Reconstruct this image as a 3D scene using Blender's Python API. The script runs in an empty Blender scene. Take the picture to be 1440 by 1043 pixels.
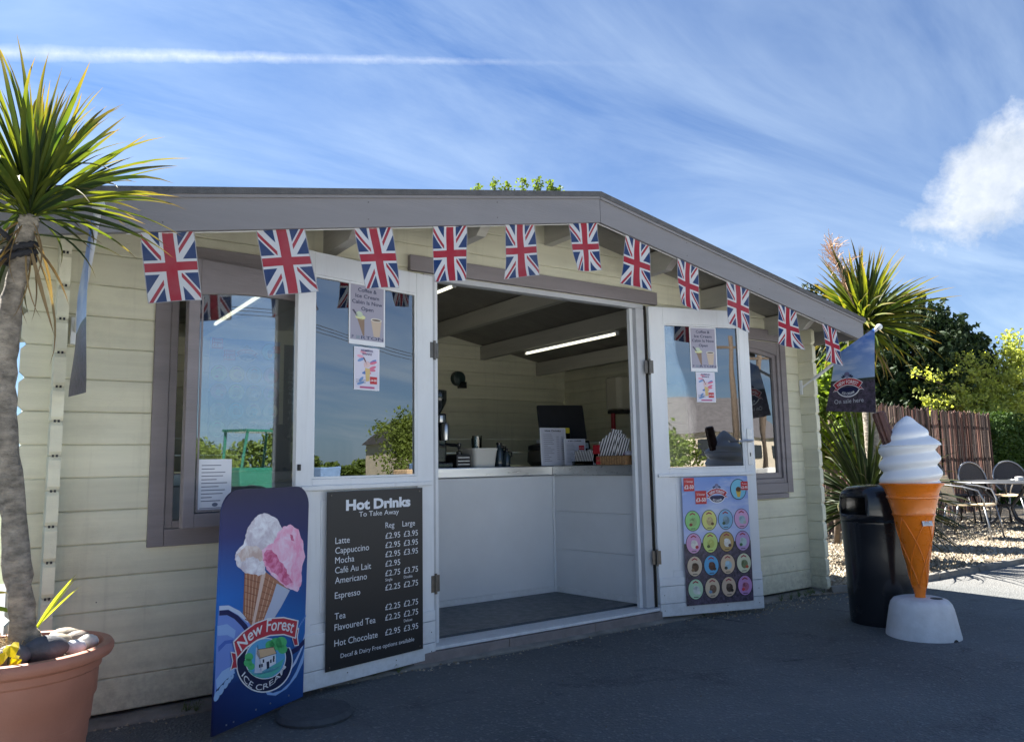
import bpy, bmesh, math, random
import numpy as np
from mathutils import Matrix, Vector, noise
R = math.radians
PI = math.pi
rnd = random.Random(7)
scn = bpy.context.scene
COL = scn.collection

# ------------------------------------------------------------------ camera
YAW, PITCH, ROLL = 0.96472, 0.12005, -0.017921
EYE = Vector((0, 0, 1.075))
fw = Vector((math.cos(YAW)*math.cos(PITCH), math.sin(YAW)*math.cos(PITCH), math.sin(PITCH)))
rt0 = Vector((math.sin(YAW), -math.cos(YAW), 0)); up0 = rt0.cross(fw)
rt = rt0*math.cos(ROLL)+up0*math.sin(ROLL); up = -rt0*math.sin(ROLL)+up0*math.cos(ROLL)
cam = bpy.data.cameras.new('camera'); camo = bpy.data.objects.new('camera', cam); COL.objects.link(camo)
cam.sensor_width = 36; cam.lens = 36*1066.7/1440; cam.clip_end = 1500; cam.clip_start = .05
camo.matrix_world = Matrix(((rt.x, up.x, -fw.x, EYE.x), (rt.y, up.y, -fw.y, EYE.y), (rt.z, up.z, -fw.z, EYE.z), (0, 0, 0, 1)))
scn.camera = camo

# ------------------------------------------------------------------ light
SUN = Vector((-.31, .86, 1.0)).normalized()
elev = math.asin(SUN.z); rot = math.atan2(SUN.x, SUN.y)
scn.view_settings.view_transform = 'Standard'; scn.view_settings.look = 'None'
scn.view_settings.exposure = 2.42; scn.view_settings.gamma = 1
sl = bpy.data.lights.new('sun', 'SUN'); sl.energy = 4.6; sl.angle = R(.53); sl.color = (1, .95, .87)
slo = bpy.data.objects.new('sun', sl); COL.objects.link(slo); slo.rotation_euler = SUN.to_track_quat('Z', 'Y').to_euler()
slo.location = (0, 0, 30)
W = bpy.data.worlds.new('World'); scn.world = W; W.use_nodes = True
try:
    scn.cycles.use_denoising = True
    scn.cycles.max_bounces = 10; scn.cycles.transparent_max_bounces = 12; scn.cycles.diffuse_bounces = 5
except Exception: pass

class N:
    """small node helper"""
    def __init__(s, nt): s.nt = nt; s.L = nt.links
    def n(s, t, **k):
        x = s.nt.nodes.new(t)
        for a, b in k.items(): setattr(x, a, b)
        return x
    def put(s, sock, v):
        if isinstance(v, bpy.types.NodeSocket): s.L.new(v, sock)
        elif v is not None:
            if isinstance(v, (tuple, list)) and len(v) == 3 and sock.type == 'RGBA': v = (*v, 1)
            sock.default_value = v
    def m(s, op, a, b=None, c=None, clamp=False):
        x = s.n('ShaderNodeMath', operation=op, use_clamp=clamp)
        s.put(x.inputs[0], a); s.put(x.inputs[1], b)
        if c is not None: s.put(x.inputs[2], c)
        return x.outputs[0]
    def vm(s, op, a, b=None):
        x = s.n('ShaderNodeVectorMath', operation=op); s.put(x.inputs[0], a)
        if b is not None: s.put(x.inputs[1], b)
        return x.outputs['Value'] if op in ('DOT_PRODUCT', 'LENGTH', 'DISTANCE') else x.outputs[0]
    def mix(s, f, a, b, mode='MIX'):
        x = s.n('ShaderNodeMix', data_type='RGBA', blend_type=mode); s.put(x.inputs[0], f); s.put(x.inputs[6], a); s.put(x.inputs[7], b)
        return x.outputs[2]
    def noise(s, v, scale, det=4, rough=.55, dist=0):
        x = s.n('ShaderNodeTexNoise'); s.put(x.inputs['Vector'], v); x.inputs['Scale'].default_value = scale
        x.inputs['Detail'].default_value = det; x.inputs['Roughness'].default_value = rough; x.inputs['Distortion'].default_value = dist
        return x.outputs['Fac']
    def ramp(s, f, pts):
        x = s.n('ShaderNodeValToRGB'); s.put(x.inputs[0], f); e = x.color_ramp.elements
        while len(e) < len(pts): e.new(.5)
        for q, (p, c) in zip(e, pts): q.position = p; q.color = (*c, 1) if len(c) == 3 else c
        return x.outputs[0]
    def mapr(s, v, a, b, c=0., d=1.):
        x = s.n('ShaderNodeMapRange', clamp=True); s.put(x.inputs[0], v)
        for i, q in enumerate((a, b, c, d)): x.inputs[i+1].default_value = q
        return x.outputs[0]

# sky : Nishita, with thin cirrus, one contrail and one puffy cloud in the sky itself
g = N(W.node_tree); W.node_tree.nodes.clear()
sky = g.n('ShaderNodeTexSky', sky_type='NISHITA', sun_disc=False, sun_elevation=elev, sun_rotation=rot, altitude=50, air_density=1.0, dust_density=.6, ozone_density=2.2)
tc = g.n('ShaderNodeTexCoord').outputs['Generated']
dirn = g.vm('NORMALIZE', tc)
sep = g.n('ShaderNodeSeparateXYZ'); g.put(sep.inputs[0], dirn)
zz = g.m('MAXIMUM', sep.outputs[2], .03)
pl = g.n('ShaderNodeCombineXYZ'); g.put(pl.inputs[0], g.m('DIVIDE', sep.outputs[0], g.m('ADD', zz, .12))); g.put(pl.inputs[1], g.m('DIVIDE', sep.outputs[1], g.m('ADD', zz, .12)))
mp = g.n('ShaderNodeMapping'); g.put(mp.inputs[0], pl.outputs[0]); mp.inputs['Rotation'].default_value = (0, 0, R(25)); mp.inputs['Scale'].default_value = (.5, 1.5, 1)
n1 = g.noise(mp.outputs[0], 1.3, 7, .62, .6)
n2 = g.noise(pl.outputs[0], .8, 4, .5, .2)
cir = g.m('MULTIPLY', g.mapr(n1, .40, .85), g.mapr(n2, .30, .60, .35, 1.))
low = g.mapr(sep.outputs[2], .66, .08, .0, 1.35)
cir = g.m('MULTIPLY', g.m('ADD', g.m('MULTIPLY', cir, .66), g.m('MULTIPLY', low, .30)), .9, clamp=True)
# contrail : a great-circle band through two sky directions
A = Vector((-.010, .903, .429)).normalized(); B = Vector((.453, .748, .486)).normalized(); nrm = A.cross(B).normalized(); along = nrm.cross(A)
wob = g.m('MULTIPLY', g.m('SUBTRACT', g.noise(dirn, 30, 5, .7), .5), .009)
dd = g.m('ABSOLUTE', g.m('ADD', g.vm('DOT_PRODUCT', dirn, tuple(nrm)), wob))
tt = g.vm('DOT_PRODUCT', dirn, tuple(along))
wid = g.mapr(tt, -.1, .6, .0105, .0035)
band = g.m('SUBTRACT', 1., g.m('DIVIDE', dd, wid), clamp=True)
band = g.m('MULTIPLY', g.m('POWER', band, .85), g.m('ADD', g.mapr(tt, .22, .60, .50, 0.), g.mapr(tt, .4, .85, .05, 0.)))
band = g.m('MULTIPLY', band, g.mapr(g.noise(dirn, 22, 5, .7), .32, .62, .35, 1.))
# puffy cloud
CD = Vector((.893, .352, .300)).normalized(); ce1 = Vector((0, 0, 1)).cross(CD).normalized(); ce2 = CD.cross(ce1)
pn = g.m('MULTIPLY', g.m('SUBTRACT', g.noise(dirn, 12, 9, .66, .2), .5), .17)
cx = g.m('DIVIDE', g.m('ADD', g.vm('DOT_PRODUCT', dirn, tuple(ce1)), g.m('MULTIPLY', g.vm('DOT_PRODUCT', dirn, tuple(ce2)), .40)), .078)
cy = g.m('DIVIDE', g.vm('DOT_PRODUCT', dirn, tuple(ce2)), .066)
cr = g.m('SQRT', g.m('ADD', g.m('MULTIPLY', cx, cx), g.m('MULTIPLY', cy, cy)))
puff = g.mapr(g.m('ADD', cr, g.m('MULTIPLY', pn, 12.)), .98, .50)
puff = g.m('MULTIPLY', puff, g.mapr(g.vm('DOT_PRODUCT', dirn, tuple(CD)), .9, .95))
lum = g.m('ADD', 1., 0.)
cshade = g.mix(g.mapr(g.noise(dirn, 16, 5, .6), .35, .65), (2.7, 3.0, 3.4), (4.2, 4.35, 4.55))
c1 = g.mix(1., sky.outputs[0], (.155, .315, .52), 'MULTIPLY')
c1 = g.mix(cir, c1, (3.45, 4.2, 4.95))
c2 = g.mix(band, c1, (4.9, 5.1, 5.3))
c3 = g.mix(g.m('MULTIPLY', puff, .85), c2, cshade)
bg = g.n('ShaderNodeBackground'); g.put(bg.inputs[0], c3); bg.inputs[1].default_value = .05
out = g.n('ShaderNodeOutputWorld'); g.L.new(bg.outputs[0], out.inputs[0])

# ------------------------------------------------------------------ materials
def s2l(r, gg, b):
    return tuple((v/255/12.92) if v/255 <= .04045 else ((v/255+.055)/1.055)**2.4 for v in (r, gg, b))
MATS = {}
def mat(name, col, rough=.6, var=.12, scale=6., bump=.0, bscale=60., metal=0., spec=.5, objvar=0., stretch=(1, 1, 1), dirt=0., dirtcol=(.09, .08, .06), coat=0., emis=None, trans=0.):
    if name in MATS: return MATS[name]
    M = bpy.data.materials.new(name); M.use_nodes = True; q = N(M.node_tree)
    b = M.node_tree.nodes['Principled BSDF']
    pos = q.n('ShaderNodeNewGeometry').outputs['Position']
    mpn = q.n('ShaderNodeMapping'); q.put(mpn.inputs[0], pos); mpn.inputs['Scale'].default_value = stretch
    p = mpn.outputs[0]
    c = col
    if var or objvar or dirt:
        f = q.mapr(q.noise(p, scale, 5, .6), .3, .7, 1-var, 1+var)
        if objvar:
            f = q.m('MULTIPLY', f, q.mapr(q.n('ShaderNodeObjectInfo').outputs['Random'], 0, 1, 1-objvar, 1+objvar))
        cc = q.n('ShaderNodeCombineColor')
        for i in range(3): q.put(cc.inputs[i], f)
        c = q.mix(1., (*col, 1), cc.outputs[0], 'MULTIPLY')
        if dirt:
            d = q.m('MULTIPLY', q.mapr(q.noise(pos, 2.3, 7, .7), .52, .78), dirt)
            c = q.mix(d, c, dirtcol)
    q.put(b.inputs['Base Color'], c if not isinstance(c, tuple) else (*c[:3], 1))
    rr = q.mapr(q.noise(p, scale*2.3, 3, .6), .3, .7, max(.02, rough-.07), min(1, rough+.07)) if var else rough
    q.put(b.inputs['Roughness'], rr)
    b.inputs['Metallic'].default_value = metal; b.inputs['Specular IOR Level'].default_value = spec
    b.inputs['Coat Weight'].default_value = coat
    if trans: b.inputs['Transmission Weight'].default_value = trans
    if emis: b.inputs['Emission Color'].default_value = (*emis[:3], 1); b.inputs['Emission Strength'].default_value = emis[3]
    if bump:
        bn = q.n('ShaderNodeBump'); bn.inputs['Strength'].default_value = bump; bn.inputs['Distance'].default_value = .01
        q.put(bn.inputs['Height'], q.noise(p, bscale, 5, .65)); q.put(b.inputs['Normal'], bn.outputs[0])
    MATS[name] = M
    return M
def splash(m, z0, z1, amt):
    q = N(m.node_tree); b = m.node_tree.nodes['Principled BSDF']; old = b.inputs['Base Color'].links[0].from_socket
    p = q.n('ShaderNodeNewGeometry').outputs['Position']; sp = q.n('ShaderNodeSeparateXYZ'); q.put(sp.inputs[0], p)
    mp = q.n('ShaderNodeMapping'); q.put(mp.inputs[0], p); mp.inputs['Scale'].default_value = (22, 22, 1.1)
    edge = q.m('ADD', sp.outputs[2], q.m('MULTIPLY', q.m('SUBTRACT', q.noise(p, 5, 5, .7), .5), .34))
    f = q.m('MULTIPLY', q.mapr(edge, z1, z0), q.mapr(q.noise(p, 24, 5, .75), .38, .66, .25, 1.))
    drip = q.m('MULTIPLY', q.mapr(q.noise(mp.outputs[0], 1., 4, .6), .58, .78), .16)
    q.put(b.inputs['Base Color'], q.mix(q.m('MAXIMUM', q.m('MULTIPLY', f, amt), drip), old, (.17, .155, .115)))
def leafmat(name, c1, c2, tip=(.20, .12, .04), tr=.35, rough=.45):
    if name in MATS: return MATS[name]
    M = bpy.data.materials.new(name); M.use_nodes = True; q = N(M.node_tree); M.node_tree.nodes.clear()
    oi = q.n('ShaderNodeObjectInfo').outputs['Random']
    pos = q.n('ShaderNodeNewGeometry').outputs['Position']
    f = q.m('ADD', q.m('MULTIPLY', oi, .5), q.mapr(q.noise(pos, 9, 3), .3, .7, 0, .5))
    c = q.mix(f, c1, c2)
    at = q.n('ShaderNodeAttribute', attribute_name='tip')
    c = q.mix(q.mapr(at.outputs['Fac'], .72, 1., 0, .85), c, tip)
    d = q.n('ShaderNodeBsdfPrincipled'); q.put(d.inputs['Base Color'], c); d.inputs['Roughness'].default_value = rough+.12; d.inputs['Specular IOR Level'].default_value = .3
    t = q.n('ShaderNodeBsdfTranslucent'); q.put(t.inputs[0], q.mix(1., c, (1.7, 1.6, .55), 'MULTIPLY'))
    x = q.n('ShaderNodeMixShader'); x.inputs[0].default_value = tr; q.L.new(d.outputs[0], x.inputs[1]); q.L.new(t.outputs[0], x.inputs[2])
    o = q.n('ShaderNodeOutputMaterial'); q.L.new(x.outputs[0], o.inputs[0]); MATS[name] = M
    return M
def glassmat(name, tint=(.93, .96, .95), ior=1.9, base=.20):
    if name in MATS: return MATS[name]
    M = bpy.data.materials.new(name); M.use_nodes = True; q = N(M.node_tree); M.node_tree.nodes.clear()
    fr = q.n('ShaderNodeFresnel'); fr.inputs[0].default_value = ior
    pos = q.n('ShaderNodeNewGeometry').outputs['Position']
    bn = q.n('ShaderNodeBump'); bn.inputs['Strength'].default_value = .05; bn.inputs['Distance'].default_value = .02
    q.put(bn.inputs['Height'], q.noise(pos, 2.2, 1)); 
    gl = q.n('ShaderNodeBsdfGlossy'); gl.inputs['Roughness'].default_value = .004; q.put(gl.inputs['Normal'], bn.outputs[0])
    tr = q.n('ShaderNodeBsdfTransparent'); tr.inputs[0].default_value = (*tint, 1)
    x = q.n('ShaderNodeMixShader'); q.put(x.inputs[0], q.m('ADD', fr.outputs[0], base, clamp=True)); q.L.new(tr.outputs[0], x.inputs[1]); q.L.new(gl.outputs[0], x.inputs[2])
    o = q.n('ShaderNodeOutputMaterial'); q.L.new(x.outputs[0], o.inputs[0]); MATS[name] = M
    return M
def ink(c, rough=.42):
    c = tuple(int(v) for v in c); k = 'ink_%d_%d_%d' % c
    if k in MATS: return MATS[k]
    M = bpy.data.materials.new(k); M.use_nodes = True; b = M.node_tree.nodes['Principled BSDF']
    b.inputs['Base Color'].default_value = (*(v*.86 for v in s2l(*c)), 1); b.inputs['Roughness'].default_value = rough; MATS[k] = M
    return M
cream = mat('cream_paint', (.71, .69, .53), .55, .10, 3., .35, 55., objvar=.05, stretch=(.25, 1, 5), dirt=.28, dirtcol=(.25, .23, .16))
creamin = mat('cream_paint_side', (.71, .69, .53), .55, .10, 3., .35, 55., objvar=.05, stretch=(1, .25, 5), dirt=.25, dirtcol=(.25, .23, .16))
mauve = mat('mauve_trim_paint', (.225, .20, .205), .55, .12, 4., .3, 50., objvar=.04, stretch=(.3, 1, 3), dirt=.15)
fasciam = mat('fascia_paint', (.19, .182, .19), .5, .09, 3., .2, 50., stretch=(.3, 1, 3), dirt=.15, dirtcol=(.13, .12, .12))
white = mat('white_door_paint', (.72, .74, .76), .42, .05, 5., .15, 60., objvar=.03, stretch=(1, 1, .3), dirt=.22, dirtcol=(.42, .42, .41))
panelw = mat('white_panel', (.66, .68, .70), .35, .04, 3., .06, 30.)
steel = mat('brushed_steel', (.55, .56, .57), .32, .06, 20., .05, 200., metal=1., stretch=(.1, 1, 1))
metald = mat('dark_hinge_metal', (.13, .12, .11), .42, .2, 30., metal=.8)
alum = mat('aluminium', (.55, .56, .58), .35, .06, 10., metal=.9)
blackp = mat('black_plastic', (.012, .013, .016), .22, .2, 4., .05, 15., coat=.25)
blackm = mat('matt_black', (.015, .015, .017), .5, .2, 8.)
vinyl = mat('grey_vinyl_floor', (.045, .058, .07), .38, .15, 8., .1, 300.)
glass = glassmat('window_glass')
deckm = mat('roof_deck_wood', (.27, .255, .225), .7, .15, 4., .3, 40., objvar=.08)
felt = mat('roof_felt', (.09, .09, .095), .9, .2, 20., .5, 200.)
splash(cream, .02, .42, .55); splash(creamin, .02, .42, .55); splash(white, -.02, .30, .32)
beamm = mat('beam_paint', (.46, .445, .39), .6, .12, 4., .3, 50., stretch=(1, .3, 3))
conc = mat('old_concrete', (.20, .19, .17), .9, .3, 6., .9, 40., dirt=.5, dirtcol=(.05, .05, .04))
stepm = mat('step_boards', (.23, .195, .185), .75, .22, 8., .5, 40., dirt=.4, dirtcol=(.09, .09, .07))
darkwood = mat('dark_bearer', (.03, .027, .024), .9, .3, 9., .5, 40.)

# ------------------------------------------------------------------ mesh builder
def Wm(o):
    m = o.matrix_basis.copy()
    if o.parent: m = Wm(o.parent) @ o.matrix_parent_inverse @ m
    return m
def setpar(o, p):
    o.parent = p; o.matrix_parent_inverse = Wm(p).inverted()
def tag(o, label=None, cat=None, group=None, kind=None):
    if label: o['label'] = label
    if cat: o['category'] = cat
    if group: o['group'] = group
    if kind: o['kind'] = kind
    return o
def empty(name, loc, label, cat, group=None, rotz=0):
    o = bpy.data.objects.new(name, None); o.location = loc; o.rotation_euler = (0, 0, rotz); o.empty_display_size = .2; COL.objects.link(o)
    o.matrix_basis = Matrix.Translation(loc) @ Matrix.Rotation(rotz, 4, 'Z')
    return tag(o, label, cat, group)
def frame(loc, rz=0, tilt=0):
    return Matrix.Translation(loc) @ Matrix.Rotation(rz, 4, 'Z') @ Matrix.Rotation(tilt, 4, 'X')
class MB:
    def __init__(s, M=None): s.v = []; s.f = []; s.mi = []; s.M = M or Matrix.Identity(4); s.cur = 0; s.attr = None
    def add(s, vs, fs, mi=None):
        b = len(s.v); s.v += [tuple(v) for v in vs]; s.f += [tuple(i+b for i in f) for f in fs]; s.mi += [s.cur if mi is None else mi]*len(fs)
        return s
    def box(s, x0, x1, y0, y1, z0, z1, mi=None, ch=0):
        if ch:
            bm = bmesh.new(); bmesh.ops.create_cube(bm, size=1)
            for v in bm.verts: v.co = Vector(((x0+x1)/2+v.co.x*(x1-x0), (y0+y1)/2+v.co.y*(y1-y0), (z0+z1)/2+v.co.z*(z1-z0)))
            bmesh.ops.bevel(bm, geom=bm.edges[:], offset=ch, segments=2, affect='EDGES', profile=.6)
            s.add([v.co for v in bm.verts], [[v.index for v in f.verts] for f in bm.faces], mi); bm.free(); return s
        v = [(x, y, z) for x in (x0, x1) for y in (y0, y1) for z in (z0, z1)]
        return s.add(v, [(0, 1, 3, 2), (4, 6, 7, 5), (0, 4, 5, 1), (2, 3, 7, 6), (0, 2, 6, 4), (1, 5, 7, 3)], mi)
    def loops(s, rings, cap=True, close=True, mi=None):
        n = len(rings[0]); vs = [p for r in rings for p in r]; fs = []
        for k in range(len(rings)-1):
            for i in range(n if close else n-1):
                j = (i+1) % n; fs.append((k*n+i, k*n+j, (k+1)*n+j, (k+1)*n+i))
        if cap: fs.append(tuple(range(n))[::-1]); fs.append(tuple((len(rings)-1)*n+i for i in range(n)))
        return s.add(vs, fs, mi)
    def prism(s, poly, y0, y1, mi=None):      # polygon in x,z, thickness along y
        return s.loops([[(x, y0, z) for x, z in poly], [(x, y1, z) for x, z in poly]], mi=mi)
    def lathe(s, prof, c=(0, 0, 0), n=32, mi=None, cap=True, fn=None, sx=1, sy=1):
        rings = []
        for r, z in prof:
            ring = []
            for i in range(n):
                a = 2*PI*i/n; rr = r
                if fn: rr = fn(a, r, z)
                ring.append((c[0]+sx*rr*math.cos(a), c[1]+sy*rr*math.sin(a), c[2]+z))
            rings.append(ring)
        return s.loops(rings, cap, mi=mi)
    def tube(s, pts, r, n=8, mi=None, cap=True):
        pts = [Vector(p) for p in pts]; rs = r if isinstance(r, (list, tuple)) else [r]*len(pts)
        t = (pts[1]-pts[0]).normalized(); a = t.orthogonal().normalized(); rings = []
        for k, p in enumerate(pts):
            t2 = (pts[min(k+1, len(pts)-1)]-pts[max(k-1, 0)]).normalized()
            a = (a-t2*a.dot(t2)); a = a.normalized() if a.length > 1e-6 else t2.orthogonal().normalized(); b = t2.cross(a)
            rings.append([p+(a*math.cos(2*PI*i/n)+b*math.sin(2*PI*i/n))*rs[k] for i in range(n)])
        return s.loops(rings, cap, mi=mi)
    def build(s, name, mats, parent=None, smooth=False, kind=None, center=True, base=False):
        if not isinstance(mats, (list, tuple)): mats = [mats]
        V = np.array(s.v, dtype=float)
        c = (V.min(0)+V.max(0))/2 if center else np.zeros(3)
        if center and (base or parent is None): c[2] = V[:, 2].min()
        V = V-c
        me = bpy.data.meshes.new(name); me.from_pydata(V.tolist(), [], s.f)
        for m in mats: me.materials.append(m)
        if len(mats) > 1: me.polygons.foreach_set('material_index', s.mi)
        if smooth: 
            me.polygons.foreach_set('use_smooth', [True]*len(me.polygons))
            if smooth != 1 : me.set_sharp_from_angle(angle=R(smooth))
        if s.attr is not None:
            at = me.attributes.new('tip', 'FLOAT', 'POINT'); at.data.foreach_set('value', s.attr)
        bm = bmesh.new(); bm.from_mesh(me); bmesh.ops.recalc_face_normals(bm, faces=bm.faces) if name in RECALC else None
        bm.to_mesh(me); bm.free(); me.update()
        o = bpy.data.objects.new(name, me); o.matrix_basis = s.M @ Matrix.Translation(Vector(c)); COL.objects.link(o)
        if parent: setpar(o, parent)
        if kind: o['kind'] = kind
        return o
RECALC = set()
def bevel(o, w=.004, seg=2):
    m = o.modifiers.new('bevel', 'BEVEL'); m.width = w; m.segments = seg; m.limit_method = 'ANGLE'; m.angle_limit = R(40); return o
def copy_tree(o, parent=None):
    c = o.copy(); COL.objects.link(c)
    if parent: c.parent = parent
    for ch in list(o.children): copy_tree(ch, c)
    return c
def clip(poly, a, b, c):       # keep a*x+b*z<=c
    o = []
    for i in range(len(poly)):
        p, q = poly[i], poly[(i+1) % len(poly)]; dp = a*p[0]+b*p[1]-c; dq = a*q[0]+b*q[1]-c
        if dp <= 0: o.append(p)
        if dp*dq < 0: t = dp/(dp-dq); o.append((p[0]+t*(q[0]-p[0]), p[1]+t*(q[1]-p[1])))
    return o

# ------------------------------------------------------------------ flat print (lettering, posters)
TXT = {}
def text2d(s, bold=0.):
    k = (s, bold)
    if k in TXT: return TXT[k]
    cu = bpy.data.curves.new('lettering', 'FONT'); cu.body = s; cu.size = 1; cu.offset = bold; cu.resolution_u = 3
    cu.dimensions = '2D'; cu.fill_mode = 'BOTH'
    o = bpy.data.objects.new('lettering', cu); me = o.to_mesh()
    v = [(p.co.x, p.co.y) for p in me.vertices]; f = [tuple(p.vertices) for p in me.polygons]
    o.to_mesh_clear(); bpy.data.objects.remove(o); bpy.data.curves.remove(cu)
    x0 = min(p[0] for p in v); x1 = max(p[0] for p in v)
    TXT[k] = ([(p[0]-x0, p[1]) for p in v], f, x1-x0); return TXT[k]
class Print:
    """flat artwork in u (right), v (up) on the front face of a sign; front is local -y"""
    def __init__(s, M, w=0.0, step=.00025): s.mb = MB(M); s.w = w; s.step = step; s.mats = []; s.layer = 1; s.map = None
    def col(s, c):
        m = c if isinstance(c, bpy.types.Material) else ink(c)
        if m not in s.mats: s.mats.append(m)
        return s.mats.index(m)
    def pt(s, u, v):
        if s.map: u, v = s.map(u, v)
        return (u, -(s.w+s.layer*s.step), v)
    def up(s, n=1): s.layer += n; return s
    def poly(s, pts, c):
        a = sum(pts[i][0]*pts[(i+1) % len(pts)][1]-pts[(i+1) % len(pts)][0]*pts[i][1] for i in range(len(pts)))
        if (a < 0) != bool(s.map): pts = pts[::-1]
        s.mb.add([s.pt(*p) for p in pts], [tuple(range(len(pts)))], s.col(c)); return s
    def rect(s, u0, v0, u1, v1, c): return s.poly([(u0, v0), (u1, v0), (u1, v1), (u0, v1)], c)
    def ell(s, u, v, a, b, c, n=28, rot=0):
        return s.poly([(u+a*math.cos(t)*math.cos(rot)-b*math.sin(t)*math.sin(rot), v+a*math.cos(t)*math.sin(rot)+b*math.sin(t)*math.cos(rot)) for t in (2*PI*i/n for i in range(n))], c)
    def line(s, pts, w, c):
        for (a, b) in zip(pts, pts[1:]):
            d = Vector((b[0]-a[0], b[1]-a[1])); 
            if d.length < 1e-9: continue
            n = Vector((-d.y, d.x)).normalized()*w/2
            s.poly([(a[0]-n.x, a[1]-n.y), (b[0]-n.x, b[1]-n.y), (b[0]+n.x, b[1]+n.y), (a[0]+n.x, a[1]+n.y)], c)
        return s
    def text(s, t, u, v, h, c, w=None, al='l', bold=.0, rot=0, shear=0):
        V, F, L = text2d(t, bold); k = h/.7; kx = (w/L) if w else k*.98
        off = {'l': 0, 'c': -L*kx/2, 'r': -L*kx}[al]; cr, sr = math.cos(rot), math.sin(rot)
        P = []
        for x, y in V:
            X = off+x*kx+y*k*shear; Y = y*k; P.append(s.pt(u+X*cr-Y*sr, v+X*sr+Y*cr))
        s.mb.add(P, F, s.col(c)); return s
    def arc(s, t, cu, cv, rad, a0, h, c, bold=.0, span=None, inner=False):
        V, F, L = text2d(t, bold); k = h/.7; kx = k if span is None else rad*span/L
        P = []
        for x, y in V:
            X = (x-L/2)*kx; Y = y*k
            if inner: a = a0+X/rad; r = rad-Y
            else: a = a0-X/rad; r = rad+Y
            P.append(s.pt(cu+r*math.cos(a), cv+r*math.sin(a)))
        s.mb.add(P, F, s.col(c)); return s
    def build(s, parent, name='print'):
        return s.mb.build(name, s.mats, parent)
RED = (186, 38, 52); NAVY = (24, 32, 78); WH = (240, 242, 245)
def badge(P, cu, cv, k, small=False):
    """cone badge with a red ribbon and a navy lens; k = half width"""
    def band(r0, r1, a0, a1, cc, cy=0., n=14):
        pts = [(cu+r1*math.cos(a), cv+cy+r1*math.sin(a)) for a in (a0+(a1-a0)*i/n for i in range(n+1))]
        pts += [(cu+r0*math.cos(a), cv+cy+r0*math.sin(a)) for a in (a1+(a0-a1)*i/n for i in range(n+1))]
        P.poly(pts, cc)
    R0 = 1.45*k
    for sg in (-1, 1):
        P.poly([(cu+sg*.72*k, cv-.02*k), (cu+sg*1.06*k, cv-.42*k), (cu+sg*.9*k, cv-.36*k), (cu+sg*.62*k, cv-.4*k)], WH)
    lens = [(cu+.8*k*math.cos(a), cv-.18*k+.62*k*math.sin(a)) for a in (PI+PI*i/16 for i in range(17))]
    P.poly(lens, WH); P.up()
    P.poly([(cu+.74*k*math.cos(a), cv-.18*k+.54*k*math.sin(a)) for a in (PI+PI*i/16 for i in range(17))], NAVY)
    for sg in (-1, 1):
        P.poly([(cu+sg*.72*k, cv-.04*k), (cu+sg*1.0*k, cv-.38*k), (cu+sg*.88*k, cv-.31*k), (cu+sg*.64*k, cv-.34*k)], RED)
    P.up()
    band(R0*.74, R0*1.07, R(49), R(131), WH, -1.12*k)
    P.up(); band(R0*.77, R0*1.04, R(50.5), R(129.5), RED, -1.12*k); P.up()
    P.arc('NEW FOREST', cu, cv-1.12*k, R0*.82, PI/2, .21*k, WH, .02, R(64))
    P.arc('ICE CREAM', cu, cv+.27*k, .92*k, -PI/2, .15*k, WH, .02, R(56), True)
    # leafy crest with a cone
    for i in range(7):
        a = R(30+20*i); P.ell(cu+.36*k*math.cos(a), cv+.34*k+.26*k*math.sin(a), .10*k, .05*k, NAVY, 8, a)
    P.up(); P.poly([(cu-.13*k, cv+.62*k), (cu+.13*k, cv+.62*k), (cu+.07*k, cv+.36*k), (cu-.07*k, cv+.36*k)], (150, 155, 185))
    P.ell(cu, cv+.68*k, .17*k, .11*k, (120, 120, 160), 14); P.up()

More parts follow.
